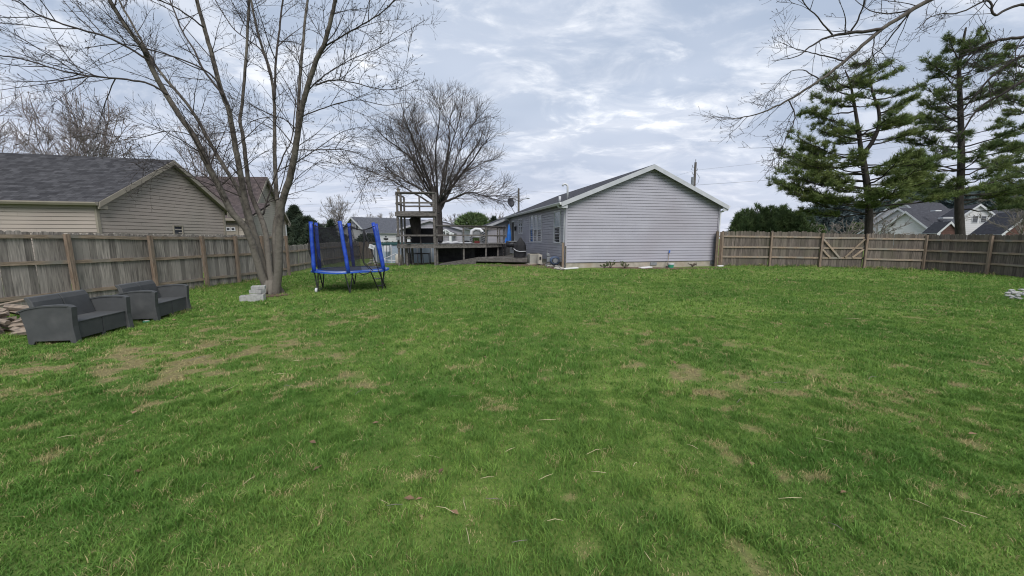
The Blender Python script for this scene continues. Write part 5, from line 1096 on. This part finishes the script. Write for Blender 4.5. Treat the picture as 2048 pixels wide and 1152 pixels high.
for k, a in enumerate(angs):
    b0 = ringpt(a, RT+.045, ZT-.03); D_ = b0.y; zt = zy(zt_px[k], D_); t0 = V((b0.x+leanx[k], b0.y+.03, zt)); tops[k] = t0
    m = MB(); pts = [b0.lerp(t0, j/6)+V((.005*math.sin(j*2+k),0,0)) for j in range(7)]; m.tube(pts, [.055,.062,.058,.062,.058,.062,.058], 10); m.build('foam_pole', M['blue'], tram, smooth=True)
    # leg pairs
    if k != 1 or True:
        for dx_ in ((-.10,.10) if k in (1,4) else (-.12,.12)):
            a2 = a + dx_; p0 = ringpt(a2, RT-.01, ZT-.02); p1 = ringpt(a+dx_*.9, RT-.02, 0); p1.z = gz(p1.x,p1.y)+.02; pm = ringpt(a, RT-.03, 0); pm.z = gz(pm.x,pm.y)+.02
            m = MB(); m.tube([p0, p0.lerp(V((pm.x,pm.y,pm.z)), .9), pm], .02, 6); m.build('leg', M['steel'], tram)
m = MB()
for (k1, k2) in ((3,2),(5,0),(4,1)):
    p = ringpt(angs[k1], RT-.03, 0); q = ringpt(angs[k2], RT-.03, 0); p.z = gz(p.x,p.y)+.03; q.z = gz(q.x,q.y)+.03
    if k1 != 4: m.tube([p, q], .018, 6)
m.build('ground_bar', M['steel'], tram)
q = ringpt(angs[3], RT+.06, 0); q.z = gz(q.x,q.y); m = MB(); m.tube([q+V((.02,0,.08)), q+V((.075,.01,.08))], .08, 14); m.build('wheel', M['white'], tram, smooth=True)
# net : real thin cloth with an open weave (alpha), sagging between the pole tops
nm = mk('net_weave', (.015,.015,.02), rough=.9); nt_ = nm.node_tree; b_ = nt_.nodes['Principled BSDF']; b_.inputs['Alpha'].default_value = .5
def netpanel(k1, k2, sag, u0=0, u1=1, bell=0.06):
    m = MB(); nu, nv = 12, 8
    for i in range(nu+1):
        u = u0+(u1-u0)*i/nu; a0 = angs[k1]; a1 = angs[k2]
        if a1 < a0: a1 += 2*math.pi
        a = a0+(a1-a0)*u; bt = ringpt(a, RT-.16, ZT+.03); tt = tops[k1].lerp(tops[k2], u); tt.z -= .06 + sag*4*u*(1-u)
        cx_ = V((tc_.x,tc_.y,0))
        for j in range(nv+1):
            v_ = j/nv; p = bt.lerp(tt, v_); out = (V((p.x,p.y,0))-cx_).normalized(); p += out*(bell*math.sin(v_*math.pi)*(.6+.4*math.sin(u*9+k1))); m.v.append(tuple(p))
    for i in range(nu):
        for j in range(nv): a = i*(nv+1)+j; m.f.append((a,a+nv+1,a+nv+2,a+1))
    m.build('net_panel', nm, tram, smooth=True); tp = MB(); tp.tube([V(m.v[i*(nv+1)+nv]) for i in range(nu+1)], .012, 5); tp.build('net_hem', M['black'], tram)
netpanel(3,4,.14); netpanel(2,3,.10,bell=.22); netpanel(1,2,.16); netpanel(0,1,.16); netpanel(5,0,.10); netpanel(4,5,.16,0,.36)
m = MB(); t5 = P(727,461,11.9); e0 = P(745,541,11.7)
m.tube([P(697,452,11.8), P(712,458,11.9), t5, P(736,457,12), P(750,452,12)], .012, 5)
m.tube([t5+V((0,0,.02)), P(729,480,11.8), P(726,505,11.8), P(728,525,11.8), e0], [.03,.028,.02,.016,.014], 6)
m.tube([t5+V((0,0,.02)), P(736,480,11.8), P(747,512,11.7), P(757,541,11.65)], [.03,.022,.016,.014], 6)
m.tube([P(705,470,11.8), P(718,500,11.8), P(728,528,11.8), P(738,538,11.7)], .010, 5)
m.build('net_door_straps', M['black'], tram, smooth=True)
m = MB(); m.tube([P(718,545,11.6), P(725,549,11.6), P(733,548,11.6), P(742,543,11.6)], .014, 5); m.build('hanging_strap', M['black'], tram, smooth=True)
lc = P(743.5,493.5,11.65); m = MB(); m.box(lc, (.17,.006,.13), Matrix.Rotation(R(18),3,'Y')); lo_ = m.build('warning_card', M['white'], tram)
m = MB(); 
for k in range(4): m.box(lc+V((.0+.01*k,-.006,.035-.022*k)), (.09,.003,.006), Matrix.Rotation(R(18),3,'Y'))
m.build('card_print', M['grey_metal'], lo_)
ld = thing('ladder', G(755,578), 'black two-step ladder hooked on the trampoline rim', 'ladder'); la, lb = P(741,542,11.55), P(757,541,11.55); ga_, gb_ = G(757.5,581), G(773,578.5)
for p, q in ((la,ga_),(lb,gb_)): m = MB(); m.tube([p, q], .02, 6); m.build('side_rail', M['steel'], ld)
for k in (.38,.76): m = MB(); m.tube([la.lerp(ga_,k), lb.lerp(gb_,k)], .018, 6); m.build('rung', M['steel'], ld)
# ------------------------------------------------------------------ sofas
def make_sofa(FLp, FRp, label):
    a_, b_ = G(*FLp), G(*FRp); u = (b_-a_); L_ = V((u.x,u.y,0)).length; rz = math.atan2(u.y,u.x); mid_ = (a_+b_)/2
    root = thing('garden_sofa', mid_, label, 'sofa', 'pair of resin sofas on the lawn', rz)
    root.rotation_euler = (0, -math.asin((b_.z-a_.z)/L_), rz)
    hx = L_/2; dp = .66; W_ = False
    # local : x along the front, y backwards, z up
    for sg in (-1, 1):
        m = MB(); x0 = sg*hx - (0 if sg < 0 else .07)
        pr = [(-.02,.0),(.055,.0),(.075,.06),(.56,.06),(.59,.0),(.66,.0),(.665,.25),(.72,.56),(.62,.60),(.42,.635),(.2,.645),(.035,.635),(-.005,.60),(.0,.45),(.005,.3)]
        m.extrude([V((x0, y, z)) for y, z in pr], V((.07,0,0))); arm = m.build('arm', M['sofa'], root, world=False, bevel=.008)
        m = MB(); tp = [(.74,.565),(.62,.615),(.42,.65),(.2,.66),(.03,.65),(-.03,.615),(-.02,.58),(.04,.625),(.2,.635),(.42,.625),(.62,.59),(.74,.54)]
        m.extrude([V((x0-.012, y, z)) for y, z in tp], V((.094,0,0))); m.build('armrest', M['sofa'], arm, world=False)
        m = MB(); fp = [(-.035,.0),(.045,.0),(.03,.3),(.03,.6),(-.03,.62),(-.012,.3)]
        m.extrude([V((x0-.014, y, z)) for y, z in fp], V((.098,0,0))); m.build('front_leg', M['sofa'], arm, world=False, bevel=.005)
    w_ = (L_-.14)/2
    for k in (0,1):
        xa_ = -hx+.07+k*w_+.004; m = MB(); m.box((xa_+w_/2-.004, .035, .205), (w_-.012,.03,.27)); m.build('front_panel', M['sofa'], root, world=False, bevel=.006)
        m = MB(); m.box((xa_+w_/2-.004, .30, .352), (w_-.004,.58,.025)); m.build('seat', M['sofa'], root, world=False, bevel=.008)
        m = MB(); prof = [(.50,.36),(.55,.55),(.585,.70),(.63,.775),(.68,.785),(.70,.76),(.66,.70),(.62,.55),(.58,.36)]
        m.extrude([V((xa_, y, z)) for y, z in prof], V((w_-.010,0,0))); m.build('backrest', M['sofa'], root, world=False, bevel=.01)
    m = MB(); m.box((0,.035,.04),(.055,.04,.08)); m.build('centre_leg', M['sofa'], root, world=False); m = MB(); m.box((0,.62,.22),(L_-.15,.03,.30)); m.build('back_panel', M['sofa'], root, world=False)
    return root
make_sofa((151,688), (264,656), 'dark grey resin loveseat nearest the camera, beside the firewood pile')
make_sofa((314,643), (380,622), 'dark grey resin loveseat farther back, with a green lid at its foot')
q = G(293,645); gl = thing('green_lid', q, 'round pale green lid in the grass between the two sofas', 'lid'); m = MB(); m.cyl(q+V((0,0,.0)), .06, .035, 16, .055); m.build('disc', M['green'], gl); m = MB(); m.cyl(q+V((0,0,.034)), .045, .008, 16); m.build('inset', M['cream'], gl)
# ------------------------------------------------------------------ firewood
random.seed(12)
def log_at(p, dirv, L_, r_, i, lab=None):
    root = thing('firewood_log', p, lab or 'split weathered firewood log in the pile left of the near sofa', 'log', 'firewood pile beside the sofa')
    d = V(dirv).normalized(); a = p - d*L_/2; b = p + d*L_/2; m = MB(); m.tube([a, a.lerp(b,.3)+rv()*.012, a.lerp(b,.7)+rv()*.012, b], [r_*random.uniform(.85,1), r_, r_*.95, r_*random.uniform(.8,.95)], random.choice((3,4,5,6))); m.build('wood', M['log'], root)
base = G(20,668)
k = 0
for row, (zz, cnt) in enumerate(((.05,9),(.14,8),(.23,7),(.32,5),(.39,3))):
    for j in range(cnt):
        f_ = (j+.5)/cnt; px_ = -60 + 118*f_ - row*4; p0 = G(px_, 668 - row*2 + random.uniform(-4,8)); p0.z += zz; p0.y += random.uniform(0,.25)
        az = random.uniform(-.55,.5); log_at(p0, (math.cos(az), math.sin(az), random.uniform(-.25,.25)), random.uniform(.34,.5), random.uniform(.042,.068), k); k += 1
for j, (pa, pb_, lb) in enumerate((((-80,628),(48,600),'long flat board lying on top of the firewood pile'),((-60,634),(52,612),'second long board under the topmost one on the firewood pile'))):
    a_, b_ = P(*pa,7.1), P(*pb_,8.3); r_ = thing('loose_board', a_, lb, 'board'); m = MB(); m.beam(a_, b_, .12, .035); m.build('plank', M['rail'], r_, bevel=.004)
# cinder blocks
def cblock(px, py, D, rz, tilt, label, up=0, size=(.38,.19,.19)):
    q = P(px, py, D); q.z = gz(q.x,q.y)+up; root = thing('cinder_block', q, label, 'cinder block', 'cinder blocks at the maple', rz); root.rotation_euler = (tilt, 0, rz); sx, sy, sz = size; m = MB(); t_ = .032
    # two cores running along z : build as walls
    for y_ in (-sy/2+t_/2, sy/2-t_/2): m.box((0,y_,sz/2), (sx,t_,sz))
    for x_ in (-sx/2+t_/2, 0, sx/2-t_/2): m.box((x_,0,sz/2-.0015), (t_-.004,sy-2*t_+.004,sz-.003))
    m.build('block', M['block'], root, world=False, bevel=.004); m = MB(); m.box((0,0,.03),(sx-.05,sy-.05,.02)); m.build('web', M['block'], root, world=False)
cblock(490, 596, 10.5, R(25), 0, 'low grey cinder block lying farthest from the maple trunk', 0, (.22,.26,.15))
cblock(514, 598, 10.45, R(15), 0, 'grey cinder block on the ground under the two upper ones')
cblock(515, 582, 10.6, R(-6), 0, 'middle grey cinder block of the stack beside the maple', .20, (.36,.2,.10))
cblock(517, 574, 10.65, R(22), R(5), 'topmost thin cinder block of the stack beside the maple', .31, (.33,.19,.09))
# ------------------------------------------------------------------ by the house
def rock(p, r_, label, group, mat='stone', sq=None):
    root = thing('rock', p, label, 'rock', group); m = MB(); m.ball(V(p)+V((0,0,r_*.3)), r_, 7, 5, sq or (random.uniform(.8,1.3), random.uniform(.7,1.1), random.uniform(.4,.7)), .16); m.build('stone', M[mat], root)
random.seed(33)
def edge_pt(px, u): t = side_t(min(px, 1128)); Dw = 18.5 + sa.y*max(t, 0); D_ = Dw*(.99 - .075*u) - .1; q = xy(px, D_); return on(q.x, q.y, .02)
for k in range(62):
    t_ = random.random(); px_ = 1052 + 74*t_; yy = 524 + 12*t_**1.1 + random.uniform(-2.5,2.0); rock(edge_pt(px_, random.random()), random.uniform(.06,.12), 'pale edging stone in the bed beside the air conditioner', 'pale stones edging the bed')
for k in range(16): rock(G(random.uniform(735,795), random.uniform(521,530)), random.uniform(.08,.16), 'pale stone at the foot of the pool wall', 'stones round the pool')
for k in range(24): 
    p = G(2014+38*random.random(), 600-14*random.random()**1.5); p.z += random.random()*.12; rock(p, random.uniform(.05,.09), 'stone in the small rock pile at the right edge of the lawn', 'small rock pile at the right', 'block')
for nm_, c_, rx_, ry_ in (('garden_bed', V((7.2, 19.0, 0)), 4.3, .42),('garden_bed', V((1.9, 19.6, 0)), .75, 1.2),('bare_soil', on(.2,20.6), 2.6, .7),('bare_soil', on(22.9,14.0), 1.0, .3),('bare_soil', on(-6.8,22.6), 2.6, .6)):
    o = blob_sheet(nm_, c_, rx_, ry_, M['soil'], .015, int(c_.x*7)); o['kind'] = 'structure'
q = xy(1067, 21.2); q = on(q.x, q.y); ac = thing('air_conditioner', q, 'pale grey air conditioner unit by the side wall of the grey house', 'air conditioner'); rz_ = Matrix.Rotation(math.atan2(ga.y,ga.x),3,'Z')
m = MB(); m.box(q+V((0,0,.30)), (.56,.56,.5), rz_); m.box(q+V((0,0,.57)), (.60,.60,.04), rz_); m.build('cabinet', M['cream'], ac)
m = MB()
for k in range(11): m.box(q+V((0,0,.09+.042*k)), (.575,.575,.012), rz_)
m.build('louvres', M['grey_metal'], ac)
m = MB(); m.cyl(q+V((0,0,.592)), .22, .02, 16); m.build('fan_grille', M['steel'], ac); m = MB(); m.box(q+V((0,0,.02)), (.8,.8,.08), rz_); m.build('pad', M['concrete'], ac)
q = xy(1079, 20.6); q = on(q.x, q.y); eb_ = thing('utility_box', q, 'small pale utility box just right of the air conditioner', 'utility box'); m = MB(); m.box(q+V((0,0,.32)), (.2,.3,.5), rz_); m.build('cabinet', M['cream'], eb_); m = MB(); m.box(q+V((.03,-.17,.38)), (.1,.02,.16), rz_); m.build('cover', M['steel'], eb_)
q = xy(1094, 19.6); q = on(q.x, q.y); gm_ = thing('gas_meter', q, 'grey gas meter with pipes standing by the side wall', 'gas meter'); m = MB(); m.tube([q, q+V((0,0,.62)), q+V((.02,.15,.66))], .025, 6); m.tube([q+V((.18,0,0)), q+V((.18,0,.45)), q+V((.12,.0,.5))], .022, 6); m.tube([q+V((0,0,.62)), q+V((.0,0,.82))], .03, 6); m.build('pipes', M['grey_metal'], gm_); m = MB(); m.box(q+V((.09,-.02,.36)), (.2,.14,.24)); m.tube([q+V((.05,-.1,.60)), q+V((.05,.05,.60))], .09, 10); m.build('meter_body', M['grey_metal'], gm_, bevel=.02)
q = xy(1110, 19.15); q = on(q.x, q.y); hr_ = thing('hose_reel', q, 'coiled dark blue garden hose on a reel beside the near house corner', 'hose reel'); m = MB()
for k in range(5): m.tube([q+V((.24*math.cos(a)*(.8+.06*k), -.1+.05*k, .34+.2*math.sin(a)*(.8+.06*k))) for a in [2*math.pi*j/18 for j in range(19)]], .022, 5)
m.build('hose', mk('hose', (.07,.10,.17), rough=.5), hr_); m = MB(); m.tube([q+V((0,-.14,.34)), q+V((0,.16,.34))], .12, 10); m.box(q+V((.28,0,.36)), (.12,.2,.2)); m.build('drum', M['grey_metal'], hr_)
for sg in (-.18,.18): m = MB(); m.beam(q+V((sg,0,0)), q+V((sg*.3,0,.34)), .03,.03); m.build('leg', M['steel'], hr_)
# bucket, brush, slabs, shoots
def wallpt(px, off):      # on the ground, `off` metres in front of the gable wall
    k = (px-CX)/F; a0 = xy(1131, 18.5) - sa*off; t = (a0.x - a0.y*k)/(ga.y*k - ga.x); q = a0 + ga*t; return on(q.x, q.y)
q = wallpt(1342, .30); bk = thing('bucket', q, 'green and white bucket at the foot of the gable wall', 'bucket'); m = MB(); m.cyl(q, .125, .16, 16, .15); m.build('body', M['green'], bk, smooth=False); m = MB(); m.cyl(q+V((0,0,.161)), .155, .07, 16, .165); m.build('rim', M['white'], bk)
q = wallpt(1334.5, .25); bs = thing('brush', q, 'long-handled brush with a blue grip leaning on the gable wall', 'brush'); tp = wallpt(1338, .06); tp.z = 1.12; m = MB(); m.tube([q+V((0,0,.05)), q.lerp(tp,.85)], .014, 6); m.build('handle', M['rail'], bs); m = MB(); m.tube([q.lerp(tp,.84), tp], .035, 8); m.build('grip', M['blue_tint'], bs); m = MB(); m.box(q+V((0,0,.04)), (.06,.16,.07)); m.build('bristles', M['steel'], bs)
for (px_, py_, sx, sy, lb) in ((1291,530,.62,.3,'flat white stone slab in the soil below the middle of the gable wall'),(1141,537,.75,.22,'long white splash block at the near corner of the grey house'),(1440,534.5,.3,.2,'little white stone at the right corner of the house')):
    q = wallpt(px_, .35); r_ = thing('stone_slab', q, lb, 'stone slab'); m = MB(); m.box(q+V((0,0,.04)), (sx,sy,.06), Matrix.Rotation(R(12),3,'Z') @ Matrix.Rotation(R(-3),3,'Y')); m.build('slab', M['white_dull'], r_, bevel=.015)
random.seed(4)
for (px_, h_, lb) in ((1209,.30,'leftmost sprouting shrub in the soil below the gable wall'),(1221,.42,'second sprouting shrub in the soil below the gable wall'),(1250,.34,'third sprouting shrub in the soil below the gable wall'),(1385,.24,'low leafless shrub near the right end of the gable wall')):
    q = wallpt(px_, .32); r_ = thing('small_shrub', q, lb, 'shrub', 'small shrubs below the gable'); m = MB(); cs, ds = [], []
    for k in range(11):
        a = random.uniform(0,6.28); e = q + V((math.cos(a)*.22, math.sin(a)*.12, h_*random.uniform(.5,1))); m.tube([q, q.lerp(e,.5)+V((0,0,.04)), e], [.008,.006,.004], 3)
        for j in range(5): cs.append(tuple(q.lerp(e, random.uniform(.5,1)))); ds.append(tuple(rv()))
    m.build('stems', M['twig'], r_); v, f = tufts(cs, ds, .06, .03, 4, 1, 3); npmesh('leaves', v, f, M['greenbush'] if px_ < 1300 else M['log'], r_)
q = G(1730, 533); bb = thing('black_bag', q, 'small black bag slumped against the right gate post', 'bag'); m = MB(); m.ball(q+V((0,-.05,.16)), .19, 10, 7, (.9,.8,1.1), .08); m.build('sack', M['black'], bb); m = MB(); m.ball(q+V((0,-.05,.38)), .05, 6, 5); m.build('knot', M['black'], bb)
# ------------------------------------------------------------------ utility poles and wires
q = xy(1379, 46); q.z = .1; up = thing('utility_pole', q, 'wooden utility pole with insulators and fuses above the right roof slope', 'utility pole', 'utility poles'); zt = zy(331,46); m = MB(); m.tube([q, V((q.x,q.y,zt))], [.19,.13], 10); m.build('shaft', M['wood_pole'], up)
m = MB(); m.tube([V((q.x-.28,q.y-.1,zt-2.6)), V((q.x-.28,q.y-.1,zt-1.7))], .17, 10); m.build('transformer', M['grey_metal'], up); m = MB()
for (dx,dz) in ((-.35,-.5),(.25,-.9),(-.32,-1.3),(0,.15)): m.tube([V((q.x,q.y,zt+dz-.1)), V((q.x+dx,q.y,zt+dz)), V((q.x+dx,q.y,zt+dz+.2))], .035, 5)
m.tube([V((q.x+.2,q.y,zt-1.2)), V((q.x+.55,q.y,zt-1.7)), V((q.x+.45,q.y,zt-2.3)), V((q.x+.1,q.y,zt-2.6))], .025, 5); m.tube([V((q.x-.3,q.y,zt-.5)), V((q.x-.45,q.y,zt-.8)), V((q.x-.25,q.y,zt-.9))], .02, 5); m.build('insulators', M['grey_metal'], up)
ql = xy(1037, 58); ql.z = .1; up2 = thing('utility_pole', ql, 'slim utility pole with a street light arm behind the far end of the grey house', 'utility pole', 'utility poles'); zl = zy(380,58); m = MB(); m.tube([ql, V((ql.x,ql.y,zl))], [.19,.13], 10); m.build('shaft', M['wood_pole'], up2)
m = MB(); m.tube([V((ql.x,ql.y,zy(407,58))), V((ql.x+.7,ql.y,zy(401,58))), V((ql.x+1.3,ql.y,zy(399,58)))], .04, 5); m.build('lamp_arm', M['grey_metal'], up2); m = MB(); m.ball(V((ql.x+1.4,ql.y,zy(399.3,58))), .2, 8, 5, (1.3,.7,.5)); m.build('lamp', M['grey_metal'], up2)
def wire(label, a, b, sag, r_=.014):
    root = thing('power_line', a, label, 'power line', 'overhead wires'); m = MB(); m.tube([V(a).lerp(V(b), k/14) - V((0,0,sag*4*(k/14)*(1-k/14))) for k in range(15)], r_, 4); m.build('cable', M['grey_metal'], root)
far_r = xy(2500, 50); wire('lower power line running right from the pole over the roof', V((q.x,q.y,zt-2.6)), V((far_r.x, far_r.y, zt+6)), .9)
wire('upper power line running right from the pole over the roof', V((q.x,q.y,zt-.9)), V((far_r.x, far_r.y, zt+9.5)), .5, .009)
wire('long power line crossing the sky between the two utility poles', V((q.x,q.y,zt-.9)), V((ql.x,ql.y,zl-.2)), 1.3, .008)
fl_ = xy(-400, 60); wire('upper wire running left from the slim pole across the low sky', V((ql.x,ql.y,zl-.3)), V((fl_.x,fl_.y,zl-1.2)), 2.2, .012); wire('lower wire running left from the slim pole across the low sky', V((ql.x,ql.y,zl-1.3)), V((fl_.x,fl_.y,zl-2.2)), 2.2, .012)
# ------------------------------------------------------------------ straws and twigs on the lawn
random.seed(90)
spots = [(718,790,.16),(1228,696,.2),(1193,908,.2),(1645,885,.16),(1270,938,.08),(1478,806,.2),(868,918,.14),(843,915,.1),(766,1008,.14),(890,1030,.14),(1245,690,.14),(500,970,.12),(717,885,.1),(135,880,.14),(455,783,.4),(400,720,.3),(1905,787,.3),(1780,1000,.12),(1020,905,.12),(1385,898,.1),(1672,1060,.1),(975,965,.1),(1092,960,.14),(560,752,.14),(320,690,.25),(1560,770,.16),(1990,660,.25),(1700,640,.3),(1480,610,.3),(1835,1010,.12),(790,1020,.1),(1295,1120,.08),(640,850,.1),(1110,1050,.1),(930,1015,.14),(1745,760,.2),(1600,715,.2)]
for _ in range(18): spots.append((random.uniform(60,2000), random.uniform(640,1130), random.uniform(.07,.18)))
for i, (px_, py_, L_) in enumerate(spots):
    q = G(px_, py_); q.z += random.uniform(.012,.04); a = random.uniform(0, math.pi); d = V((math.cos(a), math.sin(a)*.8, random.uniform(-.05,.05))); m = MB(); mid_ = q + V((-d.y, d.x, 0))*L_*random.uniform(-.06,.10)
    m.tube([q-d*L_/2, mid_+V((0,0,.008)), q+d*L_/2], [.0012+.0002*q.y,.0016+.0003*q.y,.0008+.0001*q.y], 4); o = m.build('dry_straw', M['straw'] if i % 5 else M['pale_twig'], None)
    o.data.transform(Matrix.Translation(-q)); o.location = q
    tag(o, 'short dry straw stalk lying on the lawn grass', 'straw', 'dry straws scattered on the lawn')
